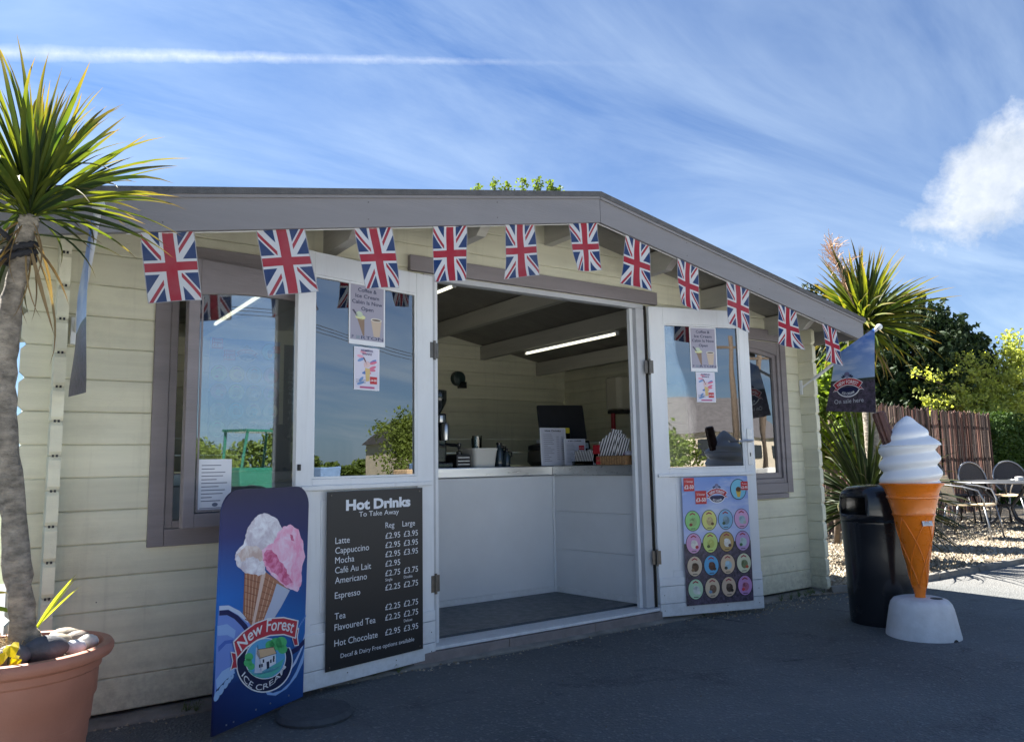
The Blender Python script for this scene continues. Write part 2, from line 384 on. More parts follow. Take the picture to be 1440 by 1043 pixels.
# ------------------------------------------------------------------ ground
def sheet(name, pts, z, m, kind='structure'):
    b = MB(); b.add([(x, y, z) for x, y in pts], [tuple(range(len(pts)))]); o = b.build(name, m, None, center=False); o['kind'] = kind; return o
def asphalt():
    M = bpy.data.materials.new('asphalt'); M.use_nodes = True; q = N(M.node_tree); b = M.node_tree.nodes['Principled BSDF']
    p = q.n('ShaderNodeNewGeometry').outputs['Position']
    v = q.n('ShaderNodeTexVoronoi'); q.put(v.inputs['Vector'], p); v.inputs['Scale'].default_value = 95
    big = q.noise(p, .7, 6, .6); med = q.noise(p, 7, 5, .6)
    sx = q.n('ShaderNodeSeparateXYZ'); q.put(sx.inputs[0], p)
    c = q.mix(q.mapr(big, .35, .65), (.066, .076, .080), (.112, .124, .128))
    c = q.mix(q.m('MULTIPLY', q.mapr(med, .4, .75), .45), c, (.13, .14, .143))
    c = q.mix(q.m('MULTIPLY', q.mapr(q.noise(p, 1.9, 7, .72, .5), .55, .63), .55), c, (.036, .042, .048))
    wv = q.vm('ADD', p, q.vm('MULTIPLY', q.n('ShaderNodeTexNoise').outputs['Color'], (.9, .9, 0)))
    ce = q.n('ShaderNodeTexVoronoi', feature='DISTANCE_TO_EDGE'); q.put(ce.inputs['Vector'], wv); ce.inputs['Scale'].default_value = .55
    crk = q.m('MULTIPLY', q.mapr(ce.outputs['Distance'], .006, .002), q.mapr(q.noise(p, .9, 3), .50, .58)); c = q.mix(q.m('MULTIPLY', crk, .75), c, (.018, .02, .022))
    sun_pale = q.m('MULTIPLY', q.mapr(q.m('ADD', sx.outputs[0], q.m('MULTIPLY', big, 2.)), 6.6, 8.2), .75); c = q.mix(sun_pale, c, (.17, .165, .155))  # painted sunlight: asphalt colour made paler toward the sunlit right side
    sepc = q.n('ShaderNodeSeparateColor'); q.put(sepc.inputs[0], v.outputs['Color'])
    sp = q.mapr(sepc.outputs[0], .86, 1., 0, .85); c = q.mix(sp, c, (.19, .20, .20))
    v2 = q.n('ShaderNodeTexVoronoi'); q.put(v2.inputs['Vector'], p); v2.inputs['Scale'].default_value = 9
    s3 = q.mapr(v2.outputs['Distance'], .05, .025); s3 = q.m('MULTIPLY', s3, q.mapr(q.noise(p, 1.1, 2), .55, .6)); c = q.mix(s3, c, (.32, .31, .29))
    cr = q.n('ShaderNodeTexVoronoi', feature='DISTANCE_TO_EDGE'); q.put(cr.inputs['Vector'], q.vm('ADD', p, q.vm('SCALE', p))) if False else None
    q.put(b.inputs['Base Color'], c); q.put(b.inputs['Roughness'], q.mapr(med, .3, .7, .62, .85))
    bn = q.n('ShaderNodeBump'); bn.inputs['Strength'].default_value = .9; bn.inputs['Distance'].default_value = .006
    q.put(bn.inputs['Height'], q.m('ADD', v.outputs['Distance'], q.m('MULTIPLY', q.noise(p, 30, 4, .7), 1.2))); q.put(b.inputs['Normal'], bn.outputs[0])
    return M
gravm = bpy.data.materials.new('gravel'); gravm.use_nodes = True
q = N(gravm.node_tree); b_ = gravm.node_tree.nodes['Principled BSDF']; p_ = q.n('ShaderNodeNewGeometry').outputs['Position']
v_ = q.n('ShaderNodeTexVoronoi'); q.put(v_.inputs['Vector'], p_); v_.inputs['Scale'].default_value = 38
sc_ = q.n('ShaderNodeSeparateColor'); q.put(sc_.inputs[0], v_.outputs['Color'])
c_ = q.ramp(sc_.outputs[0], [(0, (.13, .10, .065)), (.4, (.22, .18, .125)), (.75, (.30, .25, .185)), (1, (.36, .33, .27))])
c_ = q.mix(q.m('MULTIPLY', q.mapr(q.noise(p_, 1.6, 5), .5, .8), .5), c_, (.13, .10, .07))
q.put(b_.inputs['Base Color'], c_); b_.inputs['Roughness'].default_value = .85
bn_ = q.n('ShaderNodeBump'); bn_.inputs['Strength'].default_value = 1; bn_.inputs['Distance'].default_value = .02; bn_.invert = True
q.put(bn_.inputs['Height'], v_.outputs['Distance']); q.put(b_.inputs['Normal'], bn_.outputs[0])
grassm = mat('far_ground', (.06, .075, .03), .95, .3, .5, .5, 5.)
sheet('ground', [(-400, -400), (400, -400), (400, 400), (-400, 400)], -.02, grassm)
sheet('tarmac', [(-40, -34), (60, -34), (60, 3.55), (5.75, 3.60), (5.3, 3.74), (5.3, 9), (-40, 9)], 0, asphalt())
sheet('gravel_bed', [(5.34, 3.70), (5.8, 3.56), (60, 3.50), (60, 9.5), (5.34, 9.5)], .004, gravm)
# loose stones of the gravel bed
stm = bpy.data.materials.new('loose_stone'); stm.use_nodes = True
q = N(stm.node_tree); b_ = stm.node_tree.nodes['Principled BSDF']
at_ = q.n('ShaderNodeAttribute', attribute_name='tip')
q.put(b_.inputs['Base Color'], q.ramp(at_.outputs['Fac'], [(0, (.13, .10, .065)), (.4, (.25, .205, .14)), (.8, (.34, .30, .23)), (1, (.42, .39, .33))])); b_.inputs['Roughness'].default_value = .8
def stones(name, n, fn, s0, s1, m=stm):
    b = MB(); b.attr = []
    V0 = [(1, 0, 0), (0, 1, 0), (-1, 0, 0), (0, -1, 0), (0, 0, 1)]; F0 = [(0, 1, 4), (1, 2, 4), (2, 3, 4), (3, 0, 4)]
    for i in range(n):
        x, y, z = fn(); s = rnd.uniform(s0, s1); a = rnd.uniform(0, 6.3); ca, sa = math.cos(a), math.sin(a); t = rnd.random()
        e = [(rnd.uniform(.7, 1.2), rnd.uniform(.5, 1.)) for _ in range(1)][0]; h = rnd.uniform(.5, .9)
        vs = []
        for (vx, vy, vz) in V0:
            vx *= e[0]*s; vy *= e[1]*s
            vs.append((x+vx*ca-vy*sa+(rnd.uniform(-.3, .3)*s if vz else 0), y+vx*sa+vy*ca, z+(vz*h*s if vz else -.002)))
        b.add(vs, F0); b.attr += [t]*5
    return b.build(name, m, None, center=False, kind='stuff')
def gpos():
    while 1:
        t = rnd.random()**1.5; x = 5.8+t*8.2; y = rnd.uniform(3.62, 8.5)
        if x < 5.85 and y > 3.7: continue
        return x, y, .006
tag(stones('gravel_stones', 26000, gpos, .012, .028), 'pale buff gravel chips loose over the seating yard', 'gravel')
def rpos():
    t = rnd.random()
    if rnd.random() < .7: return rnd.uniform(.1, 5.6), 3.80-abs(rnd.gauss(0, .07)), .001
    return rnd.uniform(4.2, 6.4), 3.62+rnd.gauss(0, .10), .001
tag(stones('rubble', 1900, rpos, .003, .012), 'small grit and crumbs swept along the cabin foot', 'grit')
def spos():
    return rnd.uniform(.5, 7), rnd.uniform(.8, 3.7), .001
tag(stones('road_grit', 420, spos, .002, .006), 'tiny pale grit specks scattered on the tarmac', 'grit')
# kerb round the gravel
k = MB()
kp = [(5.62, 3.70), (5.9, 3.60), (6.4, 3.545), (6.9, 3.50), (7.6, 3.49), (8.6, 3.47), (12, 3.42), (20, 3.4)]
def strip(b, pts, w, z0, z1, mi=None):
    rings = []
    for i, p in enumerate(pts):
        a = pts[max(i-1, 0)]; c = pts[min(i+1, len(pts)-1)]; d = Vector((c[0]-a[0], c[1]-a[1])).normalized(); n = Vector((-d.y, d.x))*w/2
        rings.append([(p[0]-n.x, p[1]-n.y, z0), (p[0]+n.x, p[1]+n.y, z0), (p[0]+n.x*.7, p[1]+n.y*.7, z1), (p[0]-n.x*.7, p[1]-n.y*.7, z1)])
    b.loops(rings, mi=mi)
for i in range(len(kp)-1):
    a, c = Vector(kp[i]), Vector(kp[i+1]); L = (c-a).length; n = max(1, round(L/.9))
    for j in range(n):
        p0 = a+(c-a)*((j+.008)/n); p1 = a+(c-a)*((j+.992)/n); b = MB(); strip(b, [tuple(p0), tuple((p0+p1)/2+Vector((0, rnd.uniform(-.004, .004)))), tuple(p1)], .075, -.02, .045+rnd.uniform(-.006, .006)); 
        if i+j == 0: kerb = empty('kerb', (5.9, 3.6, 0), None, None); kerb['kind'] = 'structure'
        b.build('kerb_stone', conc, kerb)

# ------------------------------------------------------------------ the cabin
D = 3.8157          # front face of the facade
RX, RZ, SL = 2.95, 2.672, .1852      # ridge x, ridge top height, slope
def rtop(x): return RZ-SL*abs(x-RX)
def runder(x): return rtop(x)-.05
cabin = empty('ice_cream_cabin', (2.95, 3.8157, 0), 'cream painted log cabin kiosk with open double doors and shallow grey edged gable roof', 'cabin')
BH = .144
def board(poly, z0, z1, axis, off, m):
    """one wall board; poly in (u,z). axis 'x': face at y=off, thickness to +y. axis 'y': face at x=off, thickness to +x"""
    ch = .005; T = .044
    def cl(z): return min(max(z, z0+ch), z1-ch)
    rings = []
    for t, c in ((0, 1), (ch, 0), (T-ch, 0), (T, 1)):
        rings.append([((u, off+t, cl(z) if c else z) if axis == 'x' else (off+t, u, cl(z) if c else z)) for u, z in poly])
    b = MB(); b.loops(rings if axis == 'x' else [r[::-1] for r in rings])
    return b.build('board', m, cabin)
OPEN = [(.69, 1.585, .805, 2.0), (4.262, 5.295, .875, 1.95), (2.01, 3.80, -1, 2.165)]
def front_wall(off, holes, m, x0=.10, x1=5.735):
    zr = .034
    while zr < 2.6:
        a, b = zr+.0008, zr+BH-.0008
        hs = sorted(h for h in holes if h[2] < b-.02 and h[3] > a+.02)
        jobs = []; xs = x0
        for h in hs:
            jobs.append((xs, h[0], a, b)); xs = h[1]
            if h[2] > a+.015: jobs.append((h[0], h[1], a, h[2]))
            if h[3] < b-.015: jobs.append((h[0], h[1], h[3], b))
        jobs.append((xs, x1, a, b))
        for xa, xb, za, zb in jobs:
            c = .022; poly = []
            poly += [(xa+c, za), ] if xa == x0 else [(xa, za)]
            poly += [(xb-c, za), (xb, za+c), (xb, zb-c), (xb-c, zb)] if xb == x1 else [(xb, za), (xb, zb)]
            poly += [(xa+c, zb), (xa, zb-c), (xa, za+c)] if xa == x0 else [(xa, zb)]
            poly = clip(poly, SL, 1, RZ-.052+SL*RX); poly = clip(poly, -SL, 1, RZ-.052-SL*RX)
            if len(poly) < 3 or max(p[1] for p in poly)-min(p[1] for p in poly) < .01: continue
            board(poly, za, zb, 'x', off, m)
        zr += BH
front_wall(D, OPEN, cream)
front_wall(6.94, [], cream, .26, 5.56)
for off in (.216, 5.555):
    zr = .034-.05
    while zr < 2.14:
        a, b = max(.034, zr+.0008), min(zr+BH-.0008, rtop(off)-.06); y0, y1, c = 3.675, 7.1, .018
        if b-a > .03:
            board([(y0+c*.6, a), (y1, a), (y1, b), (y0+c*.6, b), (y0, b-c), (y0, a+c)], a, b, 'y', off, creamin)
            if off < 1:                      # the little groove holes in the end grain
                h = MB()
                for xx in (.226, .240): h.box(xx, xx+.008, 3.668, 3.675, b-.004, b+.006)
                h.build('groove_hole', blackm, cabin)
        zr += BH
# skirt under the walls : bearers and a rough concrete plinth edge
MB().box(.2, 5.6, 3.86, 3.93, 0, .034).build('bearer', darkwood, cabin)
MB().box(.215, .29, 3.94, 7.0, 0, .034).build('bearer', darkwood, cabin)
MB().box(5.53, 5.6, 3.94, 7.0, 0, .034).build('bearer', darkwood, cabin)
b = MB(); x = .15; rings = []
while x < 5.75:
    e = 3.735+noise.noise((x*1.7, 0, 0))*.035; h = .022+noise.noise((x*5, 3, 0))*.010
    rings.append([(x, e-.03, -.003), (x, e, h*.7), (x, e+.06, h), (x, 3.95, h), (x, 3.95, -.003)]); x += .06
b.loops(rings); b.build('concrete_footing', conc, cabin, smooth=1)
# threshold and inside floor
b = MB(); xs = [1.93, 2.55, 3.2, 3.80]
for a, c in zip(xs, xs[1:]): MB().box(a+.002, c-.002, 3.752, 3.80, .006, .066, ch=.003).build('step_board', stepm, cabin)
MB().box(2.0, 3.82, 3.765, 3.93, .070, .088, ch=.003).build('door_sill', white, cabin)
MB().box(.262, 5.553, 3.935, 6.935, .04, .100).build('floor', vinyl, cabin)
# roof
def slab(name, sg, x0, x1, y0, y1, t0, t1, m):
    """slanting slab on one side of the ridge, between t0 and t1 below the roof top"""
    pts = [(x0, rtop(x0)-t0), (x1, rtop(x1)-t0), (x1, rtop(x1)-t1), (x0, rtop(x0)-t1)]
    b = MB(); b.prism(pts, y0, y1); RECALC.add(name); return b.build(name, m, cabin)
y = 3.335
while y < 7.2:
    for xa, xb in ((-.10, RX-.001), (RX+.001, 5.69)): slab('roof_board', 1, xa, xb, y, min(y+.1175, 7.25), .028, .050, deckm)
    y += .119
for xa, xb in ((-.13, RX), (RX, 5.715)): slab('roof_felt', 1, xa, xb, 3.285, 7.28, -.004, .0265, felt)
for xa, xb in ((-.10, RX-.0015), (RX+.0015, 5.69)):
    o = slab('barge_board', 1, xa, xb, 3.30, 3.333, .012, .183, fasciam)
    slab('barge_board_cap', 1, xa-.008, xb+.008 if xb > 3 else xb, 3.290, 3.299, .006, .040, fasciam)
for xx in (-.125, 5.692): 
    b = MB(); b.box(xx, xx+.022, 3.335, 7.25, rtop(xx)-.16, rtop(xx)-.03); b.build('eaves_board', fasciam, cabin)
for X in (1.46, 2.21, 2.95, 3.69, 4.42, 5.17):
    zt = runder(X)-.001-(.009 if X != RX else 0.004); b = MB(); 
    ring = lambda y, zb: [(X-.03, y, zb), (X+.03, y, zb), (X+.03, y, zt), (X-.03, y, zt)]
    b.loops([ring(3.345, zt-.045), ring(3.47, zt-.145), ring(6.935, zt-.145)]); RECALC.add('purlin')
    b.build('purlin', beamm, cabin)
# window casings
def arch(x0, x1, z0, zs, rise, n=10):
    """opening outline with a segmental arched head, starting bottom left, counter-clockwise"""
    p = [(x0, z0), (x1, z0), (x1, zs)]
    for i in range(1, n): t = i/n; p.append((x1+(x0-x1)*t, zs+rise*4*t*(1-t)))
    p.append((x0, zs)); return p
def arch_frame(b, ox0, ox1, oz0, oz1, ix0, ix1, iz0, izs, rise, y0, y1):
    """rectangular frame with an arched inner head"""
    b.box(ox0, ix0, y0, y1, oz0, oz1); b.box(ix1, ox1, y0, y1, oz0, oz1); b.box(ix0, ix1, y0+.001, y1, oz0, iz0)
    n = 10; pts = [(ix0, oz1), (ix0, izs)]+[(ix0+(ix1-ix0)*i/n, izs+rise*4*(i/n)*(1-i/n)) for i in range(1, n)]+[(ix1, izs), (ix1, oz1)]
    b.prism(pts, y0+.001, y1)
def window(ox0, ox1, oz0, oz1, hx0, hx1, hz1):
    b = MB()
    for xa, xb in ((ox0, ox0+.068), (ox1-.068, ox1)): b.box(xa, xb, D-.022, D, oz0, oz1)
    b.box(ox0+.0685, ox1-.0685, D-.020, D, oz0, oz0+.078)
    w = bevel(b.build('window_frame', mauve, cabin), .003)
    q = MB(); i0, i1, j0, j1 = ox0+.069, ox1-.069, oz0+.079, oz1-.002
    arch_frame(q, i0, i1, j0, j1, i0+.035, i1-.035, j0+.035, j1-.105, .05, D-.012, D+.052)
    bevel(q.build('window_lining', mauve, w), .003)
    q = MB(); q.box(hx0, hx1, D-.034, D-.001, oz1+.003, hz1, ch=.004); q.build('window_head_board', mauve, cabin)
    return w, (i0, i1, j0, j1)
wl, il = window(.619, 1.655, .725, 2.045, .60, 1.68, 2.135)
wr, ir = window(4.192, 5.366, .80, 2.008, 4.17, 5.385, 2.10)
# left casement standing ajar, hinged on the right
A0 = 10.0
Fs = frame((1.572, D-.016, 0), R(A0)) @ Matrix.Translation((-.865, 0, 0))
cs = MB(Fs); zb, zt, w = .812, 2.035, .865
arch_frame(cs, 0, w, zb, zt, .052, w-.05, zb+.062, zt-.165, .035, -.038, 0)
sash = bevel(cs.build('window_sash', mauve, cabin), .003)
b = MB(Fs); b.box(.058, w-.056, -.0385, -.034, zb+.068, zb+.078); b.box(.058, .066, -.0385, -.034, zb+.078, zt-.17); b.build('glazing_bead', mauve, sash)
b = MB(Fs); b.box(.048, w-.046, -.020, -.016, zb+.058, zt-.10); b.build('glass', glass, sash)
b = MB(Fs); b.box(w-.012, w+.008, -.052, -.03, 1.02, 1.09, ch=.003); b.build('hinge', metald, sash)
# right window : closed
b = MB(); arch_frame(b, ir[0]+.037, ir[1]-.037, ir[2]+.037, ir[3]-.03, ir[0]+.075, ir[1]-.075, ir[2]+.08, ir[3]-.125, .04, D+.004, D+.04)
sr = bevel(b.build('window_sash', mauve, cabin), .003)
b = MB(); b.box(ir[0]+.07, ir[1]-.07, D+.02, D+.024, ir[2]+.075, ir[3]-.05); b.build('glass', glass, sr)
b = MB(); b.box(ir[0]-.05, ir[1]+.0, D-.026, D-.001, .760, .797, ch=.003); b.build('window_sill', mauve, cabin)
# door opening : frame and mauve head board
b = MB(); b.box(3.70, 3.775, D-.012, D+.05, .09, 2.135); b.box(2.03, 2.10, D-.012, D+.05, .09, 2.135); b.box(2.03, 3.775, D-.011, D+.05, 2.136, 2.168)
bevel(b.build('door_frame', mat('grey_white_frame', (.46, .47, .49), .45, .06, 5., .15, 60., dirt=.3, dirtcol=(.25, .25, .24)), cabin), .003)
for xa, xb in ((3.672, 3.699), (2.101, 2.135)): b = MB(); b.box(xa, xb, D+.022, D+.05, .09, 2.135); b.build('door_stop', white, cabin)
b = MB(); b.box(1.93, 3.895, D-.036, D-.001, 2.172, 2.262, ch=.004); b.build('door_head_board', mauve, cabin)
b = MB(); b.box(3.776, 3.80, D-.010, D+.04, .03, 2.16); b.build('door_post', darkwood, cabin)

# ------------------------------------------------------------------ doors
FL = frame((1.270, 3.608, 0), math.atan2(.172, .802))
FR = frame((3.787, 3.766, 0), math.atan2(-.232, .795))
def door(F, mirror, label):
    u0, u1 = -.045, .822; TK = .034
    f = (lambda u: u) if not mirror else (lambda u: (.822-u)*.943)
    def bx(b, a, c, y0, y1, z0, z1, ch=0): a, c = sorted((f(a), f(c))); b.box(a, c, y0, y1, z0, z1, ch=ch)
    b = MB(F)
    bx(b, u0, .045, 0, TK, .28, 2.15); bx(b, .703, u1, 0, TK, .28, 2.15)
    bx(b, .0455, .7025, .0008, TK, 2.032, 2.149); bx(b, .0455, .7025, .0008, TK, .955, 1.012); bx(b, .0455, .7025, .0008, TK, .28, .325)
    d = bevel(b.build('door', white, cabin), .003); d['label'] = label
    b = MB(F)        # glazing beads
    for a, c, z0, z1 in ((.046, .056, 1.013, 2.031), (.692, .702, 1.013, 2.031), (.0565, .6915, 2.021, 2.031), (.0565, .6915, 1.013, 1.023)): bx(b, a, c, .003, .012, z0, z1)
    b.build('glazing_bead', white, d)
    b = MB(F); bx(b, -.02, .80, -.016, -.0005, .958, .980, ch=.004); b.build('weather_moulding', white, d)
    b = MB(F); bx(b, .046, .702, .010, .024, .326, .954); bx(b, .10, .65, .004, .0099, .37, .91, ch=.003); b.build('door_panel', white, d)
    for z0, z1 in ((.030, .112), (.1145, .226), (.2285, .282)):
        b = MB(F); bx(b, u0, u1, -.012 if z1 < .2 else -.009, TK-.002, z0, z1, ch=.003); b.build('bottom_board', white, d)
    b = MB(F); bx(b, .0455, .7025, .015, .019, 1.0, 2.04); b.build('glass', glass, d)
    hz = (.42, 1.72)
    for z in hz:
        b = MB(F); c = f(.831)
        b.lathe([(.0075, -.055), (.0075, .055)], (c, -.004, z), 10); b.box(min(c, f(.80)), max(c, f(.80)), -.003, .0, z-.045, z+.045)
        b.box(min(c, f(.866)), max(c, f(.866)), .004, .008, z-.045, z+.045); h = b.build('hinge', metald, d)
    b = MB(F); b.box(*sorted((f(-.02), f(.02))), -.006, -.0005, 1.03, 1.29, ch=.002); h = b.build('handle_plate', alum, d) if mirror else None
    if mirror:
        b = MB(F); uu = f(0); b.lathe([(.010, 0), (.010, .035)], (0, 0, 0), 10)
        b.v = [(uu+x, -.005-z, 1.20+y) for x, y, z in b.v]
        b.tube([(uu, -.040, 1.20), (uu-.03, -.046, 1.201), (uu-.115, -.044, 1.197)], [.008, .008, .0065]); b2 = MB(F); b2.box(uu-.004, uu+.004, -.0075, -.0062, 1.09, 1.115); b2.build('keyhole', blackm, d)
        b.build('door_handle', alum, d, smooth=40)
    else:
        b = MB(F); b.box(-.038, -.024, -.012, -.0005, 1.055, 1.085, ch=.002); b.build('latch', blackm, d)
    return d
dl = door(FL, False, 'white half glazed door folded back left of the opening with the black drinks board')
dr = door(FR, True, 'white half glazed door folded back right of the opening with lever handle')

# ------------------------------------------------------------------ signs on the doors
def sign_board(name, F, u0, u1, v0, v1, t, m, label, cat, off=.0, group=None, depth0=0.):
    """thin sheet whose front is at local y = -off"""
    b = MB(F); b.box(u0, u1, -off, -off+t, v0, v1); o = b.build(name, m); o.matrix_basis = o.matrix_basis
    return tag(o, label, cat, group)
hd = sign_board('menu_board', FL, .118, .722, .098, .948, .0035, ink((16, 19, 27)), 'black menu board of hot drinks and prices on the left door', 'menu board', off=.0215)
P = Print(FL, .0215)
def hot_drinks(P, u0, v0, w, h, fg, bold=True):
    U = lambda x: u0+w*x; V = lambda y: v0+h*y
    P.text('Hot Drinks', U(.52), V(.890), h*.057, fg, w=w*.68, al='c', bold=.045)
    P.text('To Take Away', U(.52), V(.846), h*.030, fg, w=w*.42, al='c')
    P.text('Reg', U(.585), V(.766), h*.034, fg); P.text('Large', U(.77), V(.766), h*.034, fg)
    rows = [('Latte', .702, '£2.95', '£3.95'), ('Cappuccino', .646, '£2.95', '£3.95'), ('Mocha', .591, '£2.95', '£3.95'), ('Café Au Lait', .535, '£2.95', ''), ('Americano', .478, '£2.75', '£3.75'),
            ('Espresso', .394, '£2.25', '£2.75'), ('Tea', .278, '£2.25', '£2.75'), ('Flavoured Tea', .217, '£2.25', '£2.75'), ('Hot Chocolate', .130, '£2.95', '£3.95')]
    for n, y, a, b in rows:
        P.text(n, U(.08), V(y), h*.036, fg); P.text(a, U(.585), V(y), h*.035, fg, w=w*.16)
        if b: P.text(b, U(.785), V(y), h*.035, fg, w=w*.16)
    P.text('Single', U(.585), V(.448), h*.017, fg); P.text('Double', U(.785), V(.448), h*.017, fg); P.text('Deluxe', U(.785), V(.185), h*.017, fg)
    P.text('Decaf & Dairy Free options available', U(.52), V(.060), h*.024, fg, w=w*.76, al='c')
hot_drinks(P, .118, .098, .604, .85, (232, 236, 244))
P.build(hd, 'lettering')
for (u, v) in ((.14, .93), (.70, .93), (.14, .115), (.70, .115)):
    b = MB(FL @ Matrix.Translation((u, -.0225, v)) @ Matrix.Rotation(R(90), 4, 'X')); b.lathe([(.005, 0), (.004, .002)], n=8); b.build('screw', metald, hd)

def scenic(name, top, mid, field, hz, F, v0, v1, axis='Z'):
    """printed photo backdrop : sky over a heather field"""
    if name in MATS: return MATS[name]
    M = bpy.data.materials.new(name); M.use_nodes = True; q = N(M.node_tree); b = M.node_tree.nodes['Principled BSDF']
    p = q.n('ShaderNodeNewGeometry').outputs['Position']; sp = q.n('ShaderNodeSeparateXYZ'); q.put(sp.inputs[0], p); z = sp.outputs[2]
    t = q.mapr(z, v0, v1)
    mpn = q.n('ShaderNodeMapping'); q.put(mpn.inputs[0], p); mpn.inputs['Scale'].default_value = (3, 3, 9)
    cl = q.mapr(q.noise(mpn.outputs[0], 1.3, 5, .6), .45, .7)
    skyc = q.mix(q.mapr(t, hz, 1), mid, top); skyc = q.mix(q.m('MULTIPLY', cl, .75), skyc, (.62, .68, .78))
    fl = q.mix(q.mapr(q.noise(p, 34, 6, .8), .40, .62), tuple(v*.35 for v in field), tuple(v*1.5 for v in field)); fl = q.mix(q.mapr(t, hz-.05, hz), fl, (.025, .05, .022))
    q.put(b.inputs['Base Color'], q.mix(q.mapr(t, hz-.004, hz+.004), fl, skyc)); b.inputs['Roughness'].default_value = .4
    MATS[name] = M; return M
def flavours(M4, u0, v0, w, h, t, off, label, group=None, z0=None):
    bgm = scenic('flavour_poster_print', (.16, .28, .62), (.45, .52, .80), (.075, .06, .10), .48, None, .09, .95) if z0 is None else scenic('flavour_poster_print_inside', (.10, .22, .62), (.36, .46, .80), (.085, .06, .12), .48, None, z0, z0+h)
    o = sign_board('flavour_poster', M4, u0, u0+w, v0, v0+h, t, [bgm], label, 'poster', off=off, group=group)
    P = Print(M4, off); U = lambda x: u0+w*x; V = lambda y: v0+h*y
    badge(P, U(.52), V(.865), w*.16)
    cols = [[(150, 215, 130), (225, 225, 130), (140, 190, 225), (225, 175, 215)], [(220, 165, 205), (205, 225, 130), (190, 160, 100), (190, 160, 210)],
            [(215, 195, 170), (90, 175, 225), (220, 195, 165), (215, 220, 190)], [(190, 225, 190), (220, 200, 170), (215, 190, 165), (200, 150, 205)]]
    scp = [[(150, 190, 120), (200, 180, 120), (120, 150, 165), (175, 200, 210)], [(240, 235, 225), (190, 200, 100), (235, 230, 220), (190, 215, 215)],
           [(95, 65, 45), (90, 50, 35), (170, 205, 220), (120, 135, 95)], [(215, 225, 215), (130, 100, 80), (80, 60, 50), (190, 110, 140)]]
    sid = [[(150, 60, 50), (110, 80, 50), (60, 90, 60), (180, 190, 180)], [(190, 40, 50), (90, 100, 50), (90, 60, 70), (60, 110, 70)], [(140, 110, 80), (60, 40, 30), (50, 60, 60), (200, 90, 60)], [(235, 235, 230), (120, 160, 190), (50, 40, 35), (205, 60, 70)]]
    P.up(2)
    for r in range(4):
        for c in range(4):
            cu, cv = U(.135+.247*c), V(.655-.177*r); rw, rh = w*.115, h*.082
            L0 = P.layer; P.ell(cu, cv, rw, rh, (25, 25, 35)); P.up(); P.ell(cu, cv, rw*.93, rh*.94, cols[r][c]); P.up()
            P.ell(cu+rw*.08, cv-rh*.10, rw*.45, rh*.42, scp[r][c], 12); P.ell(cu-rw*.05, cv+rh*.12, rw*.28, rh*.2, tuple(min(255, v+35) for v in scp[r][c]), 10); P.up()
            P.ell(cu+rw*(.4 if (r+c) % 2 else -.25), cv-rh*.36, rw*.22, rh*.16, sid[r][c], 8)
            P.poly([(cu-rw*.36, cv+rh*.52), (cu, cv+rh*.66), (cu+rw*.36, cv+rh*.52), (cu+rw*.36, cv+rh*.64), (cu, cv+rh*.8), (cu-rw*.36, cv+rh*.64)], (165, 50, 70))
            P.rect(cu-rw*.3, cv-rh*.78, cu+rw*.3, cv-rh*.71, (60, 60, 60)); P.layer = L0
    L0 = P.layer; P.ell(U(.85), V(.893), w*.125, h*.085, (25, 45, 80)); P.up(); P.ell(U(.85), V(.893), w*.115, h*.079, (125, 200, 225)); P.up()
    P.poly([(U(.81), V(.88)), (U(.89), V(.88)), (U(.87), V(.83)), (U(.83), V(.83))], (225, 185, 80)); P.ell(U(.85), V(.892), w*.04, h*.022, (90, 60, 40), 10)
    P.up(2)
    for (x, y, ww, hh, a, b) in ((.025, .89, .155, .105, '1 Scoop', '£2-50'), (.19, .785, .165, .105, '2 Scoops', '£3-50'), (.89, .885, .11, .07, 'Tubs', '£2-95')):
        P.rect(U(x), V(y), U(x+ww), V(y+hh), (200, 40, 45)); P.up(); P.text(a, U(x+ww/2), V(y+hh*.66), h*hh*.16, WH, al='c', w=w*ww*.75); P.text(b, U(x+ww/2), V(y+hh*.18), h*hh*.28, WH, al='c', w=w*ww*.88, bold=.02); P.up(-1)
    P.build(o); return o
flavours(FR, .193, .090, .532, .862, .0035, .0215, 'ice cream flavour poster of round pictures on the right door')

